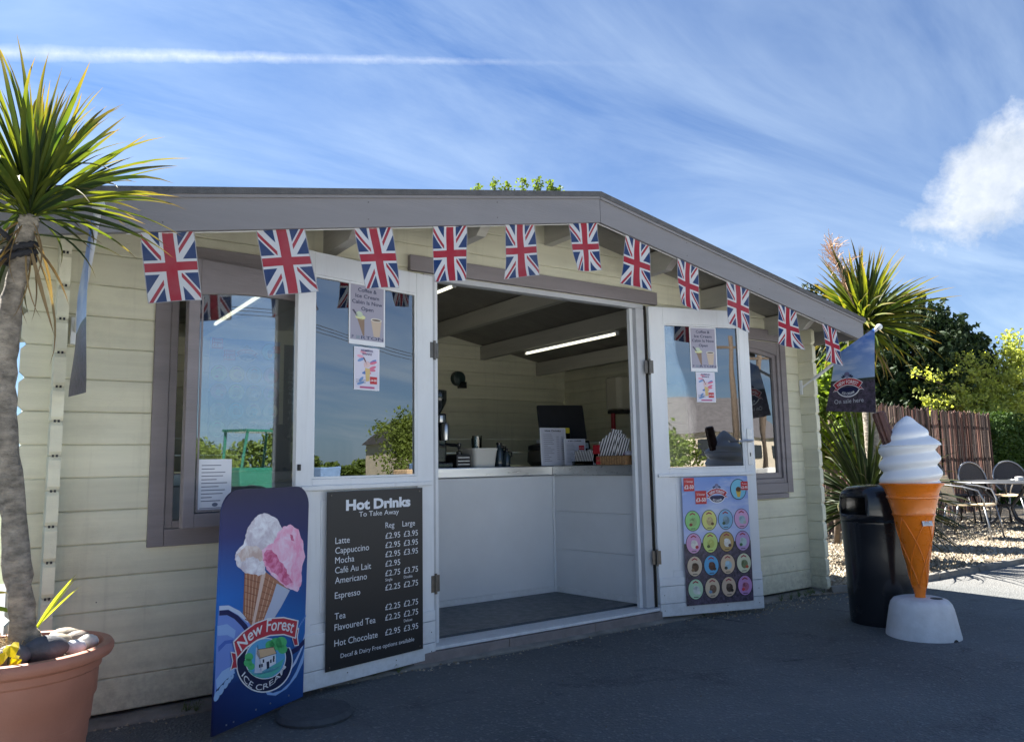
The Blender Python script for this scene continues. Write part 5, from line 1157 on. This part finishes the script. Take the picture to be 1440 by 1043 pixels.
# whipped cream : a rope of cream wound up into a peak
b = MB(); rings = []; NZ = 90; n_ = 64
for j in range(NZ+1):
    t = j/NZ; z = .905+t*.415
    env = .172*(1-.10*t) if t < .55 else .172*(.945)*(1-((t-.55)/.45)**1.25)+.013*(t > .5)
    env = max(env, .006*(1-t)+.001) ; ring = []
    for i in range(n_):
        a = 2*PI*i/n_; ph = (t*4.6-(a-vth)/(2*PI)); fr_ = ph-math.floor(ph)
        bul = .5-.5*math.cos(2*PI*fr_**.85); amp = .019*(1 if t < .7 else max(0, 1-(t-.7)/.25)); sk = .010*max(0, t-.5)
        r_ = env-amp+amp*1.35*bul**.75; r_ = max(r_, .002) 
        if t > .985: r_ *= max(.05, (1-t)/.015)
        ring.append((CX+sdir.x*sk+r_*math.cos(a), CY+sdir.y*sk+r_*math.sin(a), z))
    rings.append(ring)
b.loops(rings); b.build('whipped_cream', WG, cone, smooth=60)
fb = Vector((CX, CY, 1.185))-sdir*.112-vdir*.075; ft = Vector((CX, CY, 1.345))-sdir*.152-vdir*.095; ax = (ft-fb).normalized(); fb -= ax*.05; e1 = ax.orthogonal().normalized(); e2 = ax.cross(e1); rings = []
for j, rr in ((0, .032), (.001, .037), (.93, .037), (1, .032)): rings.append([tuple(fb+(ft-fb)*j+(e1*math.cos(a)+e2*math.sin(a))*rr*(1+.07*math.sin(9*a))) for a in (2*PI*i/54 for i in range(54))])
b = MB(); b.loops(rings); b.build('chocolate_flake', mat('chocolate', (.085, .030, .020), .45, .2, 30., .3, 60.), cone, smooth=30)
# bin
BX, BY = 4.885, 2.845; bn = empty('litter_bin', (BX, BY, 0), 'round glossy black litter bin with domed top behind the giant cone', 'bin')
b = MB(); b.lathe([(.192, 0), (.196, .02), (.206, .45), (.2125, .63), (.2145, .64), (.2145, .65)], (BX, BY, 0), 48, cap=True); b.build('body', blackp, bn, smooth=35)
ring0 = [(.215, .652), (.2155, .70), (.215, .76), (.210, .81), (.197, .845), (.165, .872), (.10, .885), (.001, .888)]
b = MB(); n_ = 60; vv = []; ff = []
for r_, z in ring0:
    for i in range(n_): a = vth+2*PI*i/n_; vv.append((BX+r_*math.cos(a), BY+r_*math.sin(a), z))
opn = lambda i: any(abs(((i+.5-c+n_/2) % n_)-n_/2) < 5.5 for c in (53, 23))
for j in range(len(ring0)-1):
    for i in range(n_):
        if j in (1, 2) and opn(i): continue
        ff.append((j*n_+i, j*n_+(i+1) % n_, (j+1)*n_+(i+1) % n_, (j+1)*n_+i))
b.add(vv, ff); o = b.build('dome', blackp, bn, smooth=40); md = o.modifiers.new('wall', 'SOLIDIFY'); md.thickness = .008; md.offset = -1
b = MB(); b.lathe([(.18, .40), (.19, .62), (.17, .63), (.15, .42)], (BX, BY, 0), 36); b.build('liner', mat('bin_liner', (.35, .37, .40), .45, .2), bn, smooth=35)

# ------------------------------------------------------------------ right hand cabbage palm and spiky clump
pr_ = empty('cabbage_palm', (7.78, 4.52, 0), 'taller cabbage palm with a dry flower head beyond the right roof end', 'palm')
b = MB(); b.tube([(7.80, 4.50, 0), (7.79, 4.50, .6), (7.74, 4.49, 1.4), (7.73, 4.48, 2.1), (7.74, 4.475, 2.42)], [.10, .075, .065, .07, .06], 18)
b.v = [tuple(Vector(v)+Vector((noise.noise(Vector(v)*9), noise.noise(Vector(v)*9+Vector((5, 5, 5))), 0))*.02) for v in b.v]; b.build('trunk', bark, pr_, smooth=1)
leaves(pr_, (7.74, 4.475, 2.47), 240, .60, .98, .036, [cordm, cordm, cordd], 80, -22, (.05, .50), 41)
leaves(pr_, (7.74, 4.475, 2.42), 22, .5, .8, .034, [cordm], -20, -70, (.1, .5), 45)
leaves(pr_, (7.74, 4.475, 2.38), 22, .4, .6, .034, [deadm], -45, -85, (.2, .5), 47, name='dead_leaf')
fm = mat('dry_flower', (.50, .33, .22), .8, .2, 20.); b = MB(); r2 = random.Random(8)
st0 = Vector((7.72, 4.50, 2.55)); st1 = Vector((7.46, 4.66, 3.38)); b.tube([st0, (st0+st1)/2, st1], [.012, .009, .004], 5)
for i in range(46):
    t = r2.uniform(.25, 1); p = st0.lerp(st1, t); d = Vector((r2.gauss(0, 1), r2.gauss(0, 1), r2.uniform(.3, 1.4))).normalized(); l = r2.uniform(.12, .34)*(1.25-t*.6)
    q1 = p+d*l*.6; q2 = p+d*l+Vector((0, 0, .04)); b.tube([p, q1, q2], [.004, .0035, .002], 3, cap=False)
    for j in range(7):
        u = r2.uniform(.25, 1); s0_ = p.lerp(q2, u); dd = (d+Vector((r2.gauss(0, .8), r2.gauss(0, .8), r2.gauss(.2, .6)))).normalized(); b.tube([s0_, s0_+dd*r2.uniform(.04, .11)], [.0034, .002], 3, cap=False)
b.build('flower_head', fm, pr_)
clm = leafmat('clump_leaf', (.008, .020, .008), (.032, .048, .014), (.14, .11, .05), .08)
cl_ = empty('spiky_clump', (7.45, 4.42, 0), 'low spiky dark green clump behind the bin', 'plant')
leaves(cl_, (7.45, 4.42, .56), 262, .66, 1.26, .022, [clm], 80, -12, (.10, .95), 61, bias=1.35)
leaves(cl_, (7.45, 4.42, .50), 22, .85, 1.25, .018, [clm], 20, -25, (.2, .8), 63)
leaves(cl_, (7.45, 4.42, .45), 14, .4, .6, .03, [deadm], -20, -75, (.2, .5), 65, name='dead_leaf')
b = MB(); b.tube([(7.44, 4.42, 0), (7.45, 4.42, .3), (7.45, 4.42, .52)], [.05, .04, .05], 10); b.build('trunk', bark, cl_, smooth=1)

# ------------------------------------------------------------------ screen fence, ivy and trees beyond
fn = empty('slatted_screen_fence', (12, 6.8, 0), 'brown split stick screen fence behind the seating yard', 'fence')
f0, f1 = Vector((8.6, 6.22, 0)), Vector((16.75, 7.17, 0)); fd = (f1-f0).normalized(); fr2 = random.Random(9); fang = math.atan2(fd.y, fd.x)
fmats = [mat('stick_brown', (.12, .055, .040), .8, .3, 20., .6, 60., objvar=.35, stretch=(1, 1, .1)), mat('stick_grey', (.13, .085, .065), .8, .3, 20., .6, 60., objvar=.3, stretch=(1, 1, .1)), mat('stick_dark', (.035, .020, .017), .8, .3, 20., .6, 60., objvar=.3)]
smesh = []
for m in fmats:
    for v in range(3):
        b = MB(); w = [.014, .018, .022][v]; b.loops([[(-w, -.008, 0), (w, -.009, 0), (w*.8, .009, 0), (-w*.8, .008, 0)], [(-w*.9, -.011, .9), (w*.9, -.008, .9), (w, .009, .9), (-w*.7, .008, .9)], [(-w*.7, -.008, 1.86), (w*.8, -.008, 1.86+.02*v), (w*.8, .008, 1.86), (-w*.8, .008, 1.85)]])
        me = bpy.data.meshes.new('slat'); me.from_pydata(b.v, [], b.f); me.materials.append(m); smesh.append(me)
Lf = (f1-f0).length; s = 0.
while s < Lf:
    o = bpy.data.objects.new('slat', smesh[fr2.choice([0, 1, 2, 0, 1, 2, 3, 4, 5, 6, 7, 8])]); p = f0+fd*s
    o.matrix_basis = Matrix.Translation((p.x, p.y+fr2.uniform(-.012, .012), fr2.uniform(-.02, .035))) @ Matrix.Rotation(fang+fr2.uniform(-.3, .3), 4, 'Z') @ Matrix.Rotation(fr2.gauss(0, .009), 4, 'Y'); COL.objects.link(o); setpar(o, fn); s += fr2.uniform(.034, .047)
nrm_ = Vector((-fd.y, fd.x, 0)); F_ = Matrix.Translation(f0+nrm_*.028) @ Matrix.Rotation(fang, 4, 'Z')
for z in (.35, 1.0, 1.6): b = MB(F_); b.box(0, Lf, -.008, .012, z, z+.04); b.build('rail', fmats[2], fn)
for i in range(6): b = MB(F_); b.box(i*Lf/5-.04, i*Lf/5+.04, .014, .09, 0, 1.82); b.build('post', fmats[2], fn)
for z in (.5, 1.25): b = MB(F_ @ Matrix.Translation((0, -.045, 0))); b.tube([(x, 0, z+.006*math.sin(x*9)) for x in np.linspace(0, Lf, 60)], .0018, 3); b.build('wire', alum, fn)
ivm = greens('ivy_leaf', (.018, .05, .012), (.06, .11, .02), .2)
iv = empty('ivy_hedge', (19, 7.5, 0), 'dark ivy covered hedge continuing right of the stick fence', 'hedge')
p = np.random.RandomState(3).uniform(size=(15000, 3)); p = np.stack([16.75+p[:, 0]*6, 7.2+p[:, 0]*.72+(p[:, 1]-.5)*.34, p[:, 2]**.9*1.93], 1); foliage('ivy_leaves', ivm, p, .055, iv, 'stuff')
b = MB(Matrix.Translation((16.75, 7.3, 0)) @ Matrix.Rotation(fang, 4, 'Z')); b.box(0, 6, 0, .1, 0, 1.75); b.build('hedge_core', darkwood, iv)
def sprays(cs, n, seed, L, nl):
    rs = np.random.RandomState(seed); base = crownpts(cs, n, seed, .35); cen = np.array(cs[0][:3]); out = []
    d = base-cen; d /= np.linalg.norm(d, axis=1)[:, None]; d[:, 2] = d[:, 2]*.5+.75; d += rs.normal(size=d.shape)*.28; d /= np.linalg.norm(d, axis=1)[:, None]
    for k_ in range(nl):
        t = k_/nl; out.append(base+d*L*t+rs.normal(size=base.shape)*L*.16*(1-t*.8))
    return np.concatenate(out)
def trunk(b, p0, p1, r0, r1, wob=.1, n=7, seed=1):
    r2 = random.Random(seed); p0, p1 = Vector(p0), Vector(p1); pts = [p0.lerp(p1, i/n)+Vector((r2.uniform(-wob, wob), r2.uniform(-wob, wob), 0))*(0 < i < n) for i in range(n+1)]; b.tube(pts, [r0+(r1-r0)*i/n for i in range(n+1)], 8); return pts
cfm = greens('conifer_leaf', (.006, .020, .007), (.026, .050, .014), .08); tbk = mat('tree_bark', (.10, .075, .055), .9, .3, 10., .8, 20.)
def conifer(x, y, z0, cs, n, L, label, seed):
    c = empty('conifer_tree', (x, y, 0), label, 'tree', 'dark conifers beyond the yard'); foliage('crown', cfm, sprays(cs, n, seed, L, 13), .085, c, None, 1.9, .6, seed)
    b = MB(); trunk(b, (x, y, 0), (x, y, z0), .16, .05, .04, seed=seed); b.build('trunk', tbk, c, smooth=1)
dr2 = lambda px, py, d: EYE+(fw+rt*((px-720)/1066.7)-up*((py-521.5)/1066.7))*d
c1_ = dr2(1288, 545, 18.5); conifer(c1_.x, c1_.y, 4.6, [(c1_.x, c1_.y, 2.75, 1.65, 1.3, 2.0), (c1_.x+.75, c1_.y-.55, 2.3, 1.05, .9, 1.75), (c1_.x-.9, c1_.y+.7, 2.5, 1.2, .9, 1.9), (c1_.x+.1, c1_.y, 1.6, 2.3, 1.2, 1.3)], 4600, .42, 'dense dark green conifer behind the palm and fence', 5)
c2_ = dr2(1150, 520, 20.5); conifer(c2_.x, c2_.y, 5.3, [(c2_.x, c2_.y, 2.9, 1.0, 1.0, 2.55)], 1100, .40, 'second dark conifer showing just left of the palm above the roof edge', 6)
# fresh yellow green tree
ygm = greens('spring_leaf', (.25, .31, .08), (.42, .45, .17), .58); yg = empty('spring_tree', (18.6, 7.95, 0), 'fresh yellow green leafy tree at the right edge over the hedge', 'tree')
yc = dr2(1440, 560, 17.5); b = MB(); tr0 = trunk(b, (yc.x+.2, yc.y+.2, 0), (yc.x+.1, yc.y+.1, 2.2), .12, .07, .05); P_ = []; r2 = random.Random(12)
tips_ = [dr2(1284, 527, 16.6), dr2(1300, 560, 16.5), dr2(1312, 575, 16.5), dr2(1318, 545, 16.8), dr2(1348, 500, 17.2), dr2(1340, 525, 17.), dr2(1375, 520, 17.3), dr2(1395, 500, 17.6), dr2(1420, 490, 17.6), dr2(1390, 545, 17), dr2(1360, 560, 16.8), dr2(1435, 475, 17.8), dr2(1412, 465, 18.), dr2(1460, 480, 18), dr2(1480, 520, 17.5), dr2(1425, 530, 17), dr2(1440, 560, 16.7), dr2(1400, 575, 16.6), dr2(1470, 560, 17), dr2(1520, 520, 17.6), dr2(1350, 580, 16.6), dr2(1384, 585, 16.6), dr2(1425, 585, 16.5), dr2(1365, 540, 17.1), dr2(1500, 490, 18), dr2(1450, 515, 17.3), dr2(1405, 555, 16.9), dr2(1333, 560, 16.7)]
for tp_ in tips_:
    s0_ = Vector(tr0[-1])+Vector((0, 0, r2.uniform(-.6, .1))); md_ = s0_.lerp(tp_, .5)+Vector((r2.uniform(-.1, .1), r2.uniform(-.1, .1), r2.uniform(.05, .3))); b.tube([s0_, md_, tp_], [.03, .016, .005], 5)
    for i in range(20):
        u = r2.uniform(.30, 1.02); c0 = (s0_.lerp(md_, u*2) if u < .5 else md_.lerp(tp_, u*2-1))+Vector((r2.gauss(0, .10), r2.gauss(0, .10), r2.gauss(0, .08)))
        for j in range(24): P_.append((c0.x+r2.gauss(0, .075), c0.y+r2.gauss(0, .075), c0.z+r2.gauss(0, .05)))
b.build('trunk', tbk, yg, smooth=1); foliage('crown', ygm, np.array(P_), .060, yg, None, 1.3, 0, 7)
# tree whose topmost shoots peep over the roof ridge
tgm = greens('shoot_green', (.09, .15, .03), (.20, .27, .06), .35); tg = empty('tall_tree', (9, 12.7, 0), 'tree behind the cabin with shoots just above the roof ridge', 'tree'); tc_ = dr2(732, 300, 16.5)
b = MB(); trunk(b, (tc_.x, tc_.y, 0), (tc_.x, tc_.y, 5.5), .22, .06, .1); P_ = crownpts([(tc_.x, tc_.y, 5.0, 1.5, 1.5, 1.45)], 5000, 3, .5, .12, 70).tolist()
for px_, top in ((673, 262), (695, 254), (711, 258), (716, 263), (735, 252), (755, 252), (757, 260), (772, 256), (778, 262), (786, 266)):
    p1_ = dr2(px_, top, 16.5); p0_ = p1_+Vector((0, 0, -.75)); b.tube([p0_, p1_], [.010, .004], 4)
    for i in range(95): u = r2.random(); P_.append(tuple(p1_+Vector((r2.gauss(0, .055), r2.gauss(0, .055), -.5*u+.03))))
b.build('trunk', tbk, tg, smooth=1); foliage('crown', tgm, np.array([p for p in P_ if p[2] < 8]), .062, tg, None, 1.2, 0, 9)
# shrub in the gap between wall end and banner
sh = empty('leafy_shrub', (7.6, 5.9, 0), 'bright green leafy shrub between the right wall end and the banner', 'shrub'); sc0 = dr2(1163, 560, 9.6)
foliage('crown', greens('shrub_leaf', (.08, .14, .02), (.18, .25, .04), .4), crownpts([(sc0.x, sc0.y, 1.6, .42, .4, .85)], 3600, 4, .4, .13, 50), .065, sh)
b = MB(); trunk(b, (sc0.x, sc0.y, 0), (sc0.x, sc0.y, 1.6), .04, .02, .03); b.build('stem', tbk, sh, smooth=1)
# hedge left of the cabin
hl = empty('dark_hedge', (-1.2, 4.7, 0), 'dark hedge beyond the left end of the cabin', 'hedge'); p = np.random.RandomState(5).uniform(size=(9000, 3)); p = np.stack([-3+p[:, 0]*3.05, 4.6+p[:, 1]*.6, p[:, 2]*1.75], 1)
foliage('hedge_leaves', ivm, p, .06, hl, 'stuff'); b = MB(); b.box(-3, -.02, 4.75, 5.05, 0, 1.6); b.build('hedge_core', darkwood, hl)

# ------------------------------------------------------------------ yard furniture
weave = mat('cream_weave', (.60, .47, .30), .75, .25, 60., .9, 120.); tubem = mat('grey_tube', (.30, .31, .33), .35, .1, metal=.7); darkm = mat('dark_bronze_metal', (.045, .045, .05), .45, .2, metal=.4)
def bistro(x, y, rz, label):
    t = empty('bistro_chair', (x, y, 0), label, 'chair', 'cream woven chairs with grey tube frames', rz); F = t.matrix_basis
    b = MB(F); n = 6; b.loops([[(-.21, yy, .43+dz), (.21, yy, .43+dz), (.21, yy, .445+dz), (-.21, yy, .445+dz)] for yy, dz in ((-.22, -.012), (-.20, .004), (0, -.008), (.20, .0), (.225, .02))]); b.build('seat', weave, t, smooth=35)
    b = MB(F); b.loops([[(-.21+k_, yy, z), (.21-k_, yy, z), (.21-k_, yy+.014, z), (-.21+k_, yy+.014, z)] for yy, z, k_ in ((.235, .46, 0), (.265, .56, -.005), (.30, .72, 0), (.315, .80, .03))]); b.build('backrest', weave, t, smooth=35)
    for sx in (-1, 1):
        b = MB(F); b.tube([(sx*.22, -.21, .425), (sx*.235, -.25, .2), (sx*.245, -.27, .012)], .011, 8); b.build('leg', tubem, t, smooth=1)
        b = MB(F); b.tube([(sx*.22, .22, .425), (sx*.235, .28, .2), (sx*.245, .31, .012)], .011, 8); b.build('leg', tubem, t, smooth=1)
        b = MB(F); b.tube([(sx*.225, .24, .42), (sx*.235, .30, .70), (sx*.25, .25, .69), (sx*.27, .0, .665), (sx*.265, -.17, .62), (sx*.25, -.22, .50), (sx*.225, -.215, .425)], .011, 8); b.build('armrest', tubem, t, smooth=1)
    b = MB(F); b.tube([(-.232, .262, .30), (.232, .262, .30)], .008, 6); b.tube([(-.22, -.2, .42), (.22, -.2, .42)], .010, 6); b.tube([(-.22, .225, .42), (.22, .225, .42)], .010, 6); b.build('stretcher', tubem, t, smooth=1)
    return t
def dark_chair(x, y, rz, label):
    t = empty('metal_chair', (x, y, 0), label, 'chair', 'dark metal chairs with round backs', rz); F = t.matrix_basis
    b = MB(F); b.lathe([(.22, .42), (.225, .43), (.22, .44), (.15, .436)], (0, 0, 0), 24, cap=True); b.build('seat', darkm, t, smooth=35)
    rimp = [(.25*math.cos(a), .215+.06*math.sin(a), .68+.27*math.sin(a)) for a in np.linspace(-.9, PI+.9, 26)]
    b = MB(F); b.tube(rimp, .013, 8); b.build('back_hoop', tubem, t, smooth=1)
    b = MB(F); pts = [(.243*math.cos(a), .22+.06*math.sin(a), .68+.262*math.sin(a)) for a in np.linspace(0, 2*PI, 30)[:-1]]; b.loops([pts, [(x_, y_+.006, z_) for x_, y_, z_ in pts]]); RECALC.add('back_panel'); b.build('back_panel', mat('dark_mesh', (.04, .04, .045), .6, .4, 90., .8, 160.), t)
    for sx in (-1, 1):
        for sy, e in ((-1, -.25), (1, .27)): b = MB(F); b.tube([(sx*.18, sy*.17, .42), (sx*.21, e*.95, .2), (sx*.225, e, .012)], .013, 8); b.build('leg', darkm, t, smooth=1)
        b = MB(F); b.tube([(sx*.24, .20, .66), (sx*.28, .05, .66), (sx*.27, -.16, .64), (sx*.22, -.19, .43)], .012, 8); b.build('armrest', darkm, t, smooth=1)
    return t
def table(x, y, r_, label):
    t = empty('patio_table', (x, y, 0), label, 'table')
    b = MB(); b.lathe([(r_-.03, .658), (r_, .660), (r_+.006, .672), (r_, .686), (r_-.03, .688)], (x, y, 0), 48); b.build('tabletop', mat('dark_glass_top', (.05, .052, .055), .38, .2), t, smooth=35)
    b = MB(); b.tube([(x+(r_+.002)*math.cos(a), y+(r_+.002)*math.sin(a), .673) for a in np.linspace(0, 2*PI, 49)], .012, 6); b.build('rim', tubem, t, smooth=1)
    for k_ in range(4):
        a = PI/4+PI/2*k_+.3; ca, sa = math.cos(a), math.sin(a)
        b = MB(); b.tube([(x+ca*q_, y+sa*q_, z) for q_, z in ((.40, .655), (.30, .52), (.14, .38), (.10, .30), (.16, .16), (.34, .06), (.42, .012))], .017, 8); b.build('leg', darkm, t, smooth=1)
    b = MB(); b.tube([(x+.13*math.cos(a), y+.13*math.sin(a), .34) for a in np.linspace(0, 2*PI, 25)], .012, 6); b.build('leg_ring', darkm, t, smooth=1)
    return t
view = math.atan2(rt.y, rt.x)        # the yard furniture stands square to the path
T0 = dr2(1418, 740, 10.9); tx_, ty_ = T0.x, T0.y
table(tx_, ty_, .62, 'round dark glass patio table among the chairs in the gravel yard')
c0 = dr2(1370, 755, 9.75); bistro(c0.x, c0.y, view+R(42), 'cream woven chair seen side on at the near left of the table')
c0 = dr2(1306, 748, 11.4); bistro(c0.x, c0.y, view+R(95), 'cream woven chair mostly hidden behind the giant cone')
c0 = dr2(1432, 745, 11.7); bistro(c0.x, c0.y, view+R(205), 'cream woven chair at the right edge behind the table')
c0 = dr2(1388, 738, 12.0); dark_chair(c0.x, c0.y, view+R(10), 'dark round backed metal chair behind the table')
c0 = dr2(1352, 742, 12.1); dark_chair(c0.x, c0.y, view+R(48), 'dark round backed metal chair at the far left of the table')
c0 = dr2(1434, 738, 12.4); dark_chair(c0.x, c0.y, view-R(12), 'second dark round backed chair at the right picture edge')
b = MB(); b.lathe([(.05, 0), (.055, .05), (.02, .055)], (T0.x+.25, T0.y-.1, .689), 14); tag(b.build('ashtray', ink((225, 225, 225)), None, smooth=40), 'small pale ashtray on the patio table', 'ashtray')

# ------------------------------------------------------------------ the yard behind the viewer (seen mirrored in the glass)
sheet('forecourt', [(-40, -34), (60, -34), (60, -.5), (-40, -.5)], .004, mat('pale_bounce_ground', (.46, .465, .455), .9, .2, 1.2, .4, 20., dirt=.4, dirtcol=(.2, .19, .17)))  # pale ground added outside the view to bounce sunlight onto the facade
brk = mat('warm_render_wall', (.55, .48, .38), .8, .1, 2.); rf = mat('slate_roof', (.10, .095, .10), .7, .2, 4.); win = mat('far_window', (.03, .035, .04), .1, 0)
def house(x, y, w, d, h, label, m=brk):
    t = empty('house', (x, y, 0), label, 'house', 'houses across the forecourt'); b = MB(); b.box(x-w/2, x+w/2, y-d/2, y+d/2, 0, h); b.build('wall', m, t)
    b = MB(); b.loops([[(x-w/2-.3, y-d/2-.3, h), (x-w/2-.3, y+d/2+.3, h), (x-w/2-.3, y, h+2.1)], [(x+w/2+.3, y-d/2-.3, h), (x+w/2+.3, y+d/2+.3, h), (x+w/2+.3, y, h+2.1)]]); b.build('roof', rf, t)
    for i in range(3): b = MB(); b.box(x-w/3+i*w/3-.5, x-w/3+i*w/3+.5, y+d/2, y+d/2+.05, 1., 2.2); b.build('window', win, t)
house(15, -36, 9, 6, 2.6, 'cream bungalow with slate roof across the forecourt mirrored in the right door'); house(58, -40, 9, 6, 3.0, 'second bungalow further right across the forecourt'); house(-14, -62, 14, 7, 2.6, 'long low shed across the forecourt on the left', mat('dark_shed', (.12, .12, .12), .8, .1))
dcm = greens('yard_leaf', (.06, .10, .02), (.14, .18, .03), .3)
for i, (x, y, h, r_, lab) in enumerate(((-3, -27, 3.0, 2.6, 'broad bush across the forecourt, left of the others'), (4.5, -26, 2.5, 2.2, 'low bush across the forecourt left of the poles'), (10, -27, 3.4, 2.4, 'middle bush across the forecourt'), (17, -25, 2.6, 2.6, 'wide low bush in front of the cream bungalow'), (-11, -28, 3.8, 2.6, 'broad tree beside the long shed'), (25, -24, 3.2, 2.3, 'taller bush beside the cream bungalow'), (34, -22, 4., 2.6, 'far tree in front of the second bungalow'))):
    t = empty('yard_tree', (x, y, 0), lab, 'tree', 'trees across the forecourt'); r3 = random.Random(i+70); cs_ = [(x+r3.uniform(-.9, .9)*r_, y+r3.uniform(-.4, .4), r3.uniform(.35, .8)*h, r_*r3.uniform(.35, .7), r_*.5, h*r3.uniform(.22, .38)) for _ in range(9)]
    foliage('crown', dcm, crownpts(cs_, 7000, i+20, .4, .16, 50), .13, t); b = MB(); trunk(b, (x, y, 0), (x, y, h*.7), .10, .04); b.build('trunk', tbk, t, smooth=1)
for i, (x, y) in enumerate(((13, -22), (30, -15))):
    t = empty('telegraph_pole', (x, y, 0), ['nearer', 'farther'][i]+' wooden telegraph pole across the forecourt', 'pole'); b = MB(); b.tube([(x, y, 0), (x, y, 6.2)], [.13, .10], 10); b.build('pole', tbk, t, smooth=1); b = MB(); b.box(x-.7, x+.7, y-.05, y+.05, 5.7, 5.8); b.build('crossarm', tbk, t)
for z in (5.83, 5.95, 6.05):
    b = MB(); b.tube([(-30+75*t, -13+2*t-4*abs(t-.5), z-1.2*math.sin(PI*((t*5) % 1))*.5) for t in np.linspace(0, 1, 60)], .012, 4, cap=False); tag(b.build('overhead_wire', blackm), ['lowest', 'middle', 'highest'][int((z-5.8)*9)]+' overhead wire crossing above the forecourt', 'wire')
gk = mat('green_vehicle_paint', (.010, .09, .06), .4, .1); fk = empty('forklift', (2.2, -6.5, 0), 'green forklift truck parked across the forecourt, mirrored in the left window', 'forklift')
x, y = 12.6, -12.0; b = MB(); b.box(x-1.0, x+.6, y-.5, y+.5, .35, 1.1, ch=.06); b.build('body', gk, fk)
for (xx, yy) in ((x-.9, y-.45), (x-.9, y+.45), (x+.45, y-.45), (x+.45, y+.45)): b = MB(); b.tube([(xx, yy, 1.1), (xx+.12, yy, 2.1)], .04, 6); b.build('cab_post', gk, fk)
b = MB(); b.box(x-.85, x+.65, y-.5, y+.5, 2.1, 2.16); b.build('cab_roof', gk, fk)
for yy in (y-.35, y+.35): b = MB(); b.box(x+.75, x+.85, yy-.05, yy+.05, .1, 2.3); b.build('mast', blackm, fk); b = MB(); b.box(x+.86, x+1.9, yy-.05, yy+.05, .1, .15); b.build('fork', blackm, fk)
for xx in (x-.65, x+.4):
    for yy in (y-.5, y+.5): b = MB(frame((xx, yy, .3)) @ Matrix.Rotation(R(90), 4, 'X')); b.lathe([(.12, -.1), (.3, -.09), (.3, .09), (.12, .1)], n=20); b.build('wheel', blackm, fk, smooth=35)
bxm = [mat('sack_white', (.6, .6, .58), .7, .1), mat('timber_stack', (.42, .30, .18), .8, .2), mat('sack_blue', (.12, .2, .34), .7, .1)]
for i in range(13):
    x, y = -2+2.7*i+(i % 3)*.3, -15.2-(i % 2)*1.4; h = .45+.25*(i % 3); t = empty('pallet_stack', (x, y, 0), ['leftmost', 'second', 'third', 'fourth', 'fifth', 'sixth', 'seventh', 'eighth', 'ninth', 'tenth', 'eleventh', 'twelfth', 'rightmost'][i]+' pallet stack from the left across the forecourt', 'pallet stack', 'pallet stacks across the forecourt')
    b = MB()
    for k_ in range(3): b.box(x-.6+.52*k_, x-.48+.52*k_, y-.5, y+.5, 0, .1)
    b.box(x-.6, x+.6, y-.5, y+.5, .101, .14); b.build('pallet', bxm[1], t); b = MB(); b.box(x-.55, x+.55, y-.45, y+.45, .141, .141+h, ch=.05); b.build('load', bxm[i % 3], t)

# far hedge row closing the forecourt
rs_ = np.random.RandomState(11); nh = 26000; hx = rs_.uniform(-50, 110, nh); hh = 2.3+1.1*np.sin(hx*.21)+.8*np.sin(hx*.63+1)+.45*np.sin(hx*1.9); hz_ = rs_.uniform(0, 1, nh)**.8*np.maximum(hh, 1.0)
tag(foliage('hedge_row', dcm, np.stack([hx, -50+rs_.uniform(-.7, .7, nh)+hx*.05, hz_], 1), .34, None, 'stuff'), 'long uneven hedge row closing the far side of the forecourt', 'hedge')
# nail heads
nb = MB()
for sx_ in (-1, 1):
    for X in (1.46, 2.21, 3.69, 4.42, 5.17, .55):
        if (X < RX) == (sx_ < 0):
            for dz in (.06, .145): nb.lathe([(.0035, 0), (.003, .0012)], (0, 0, 0), 6); k0 = len(nb.v)-12; nb.v[k0:] = [(X+x_, 3.2998-z_, rtop(X)-dz+y_) for x_, y_, z_ in nb.v[k0:]]
for x_ in np.arange(.34, 5.5, .62):
    for k_ in range(4):
        if x_ < 2.0 or x_ > 3.9: k0 = len(nb.v); nb.lathe([(.003, 0), (.0025, .001)], (0, 0, 0), 6); nb.v[k0:] = [(float(x_)+.03*k_+a_, D-c_z, .034+BH*k_+.04+b_z) for a_, b_z, c_z in nb.v[k0:]]
nb.build('nail_heads', mat('dull_nail', (.10, .095, .09), .6, .2, 30., metal=.4), cabin, kind='stuff')
for F_d, xs_ in ((FL, (-.01, .25, .55, .79)), (FR, (.03, .25, .52, .78))):
    for u_ in xs_:
        for z_ in (.07, .17): b = MB(F_d @ Matrix.Translation((u_, -.0122, z_)) @ Matrix.Rotation(R(90), 4, 'X')); b.lathe([(.0035, 0), (.003, .001)], n=6); b.build('nail', MATS['dull_nail'], dl if F_d is FL else dr)
# weeds along the footing
wr = random.Random(31); b = MB()
for i in range(26):
    x0 = wr.choice([wr.uniform(4.9, 5.6), wr.uniform(.3, 1.9), wr.uniform(3.8, 4.7)]); y0 = 3.735+wr.uniform(-.03, .02)
    for j in range(wr.randint(4, 9)):
        a = wr.uniform(0, 6.3); l = wr.uniform(.015, .05); h = wr.uniform(.015, .06); b.tube([(x0, y0, 0), (x0+l*.5*math.cos(a), y0+l*.5*math.sin(a), h), (x0+l*math.cos(a), y0+l*math.sin(a), h*.8)], [.0022, .002, .0005], 3, cap=False)
tag(b.build('weeds', mat('weed_green', (.07, .10, .03), .7, .3, 40.), None, kind='stuff', center=False), 'small weeds growing in the gap along the cabin foot', 'weeds')
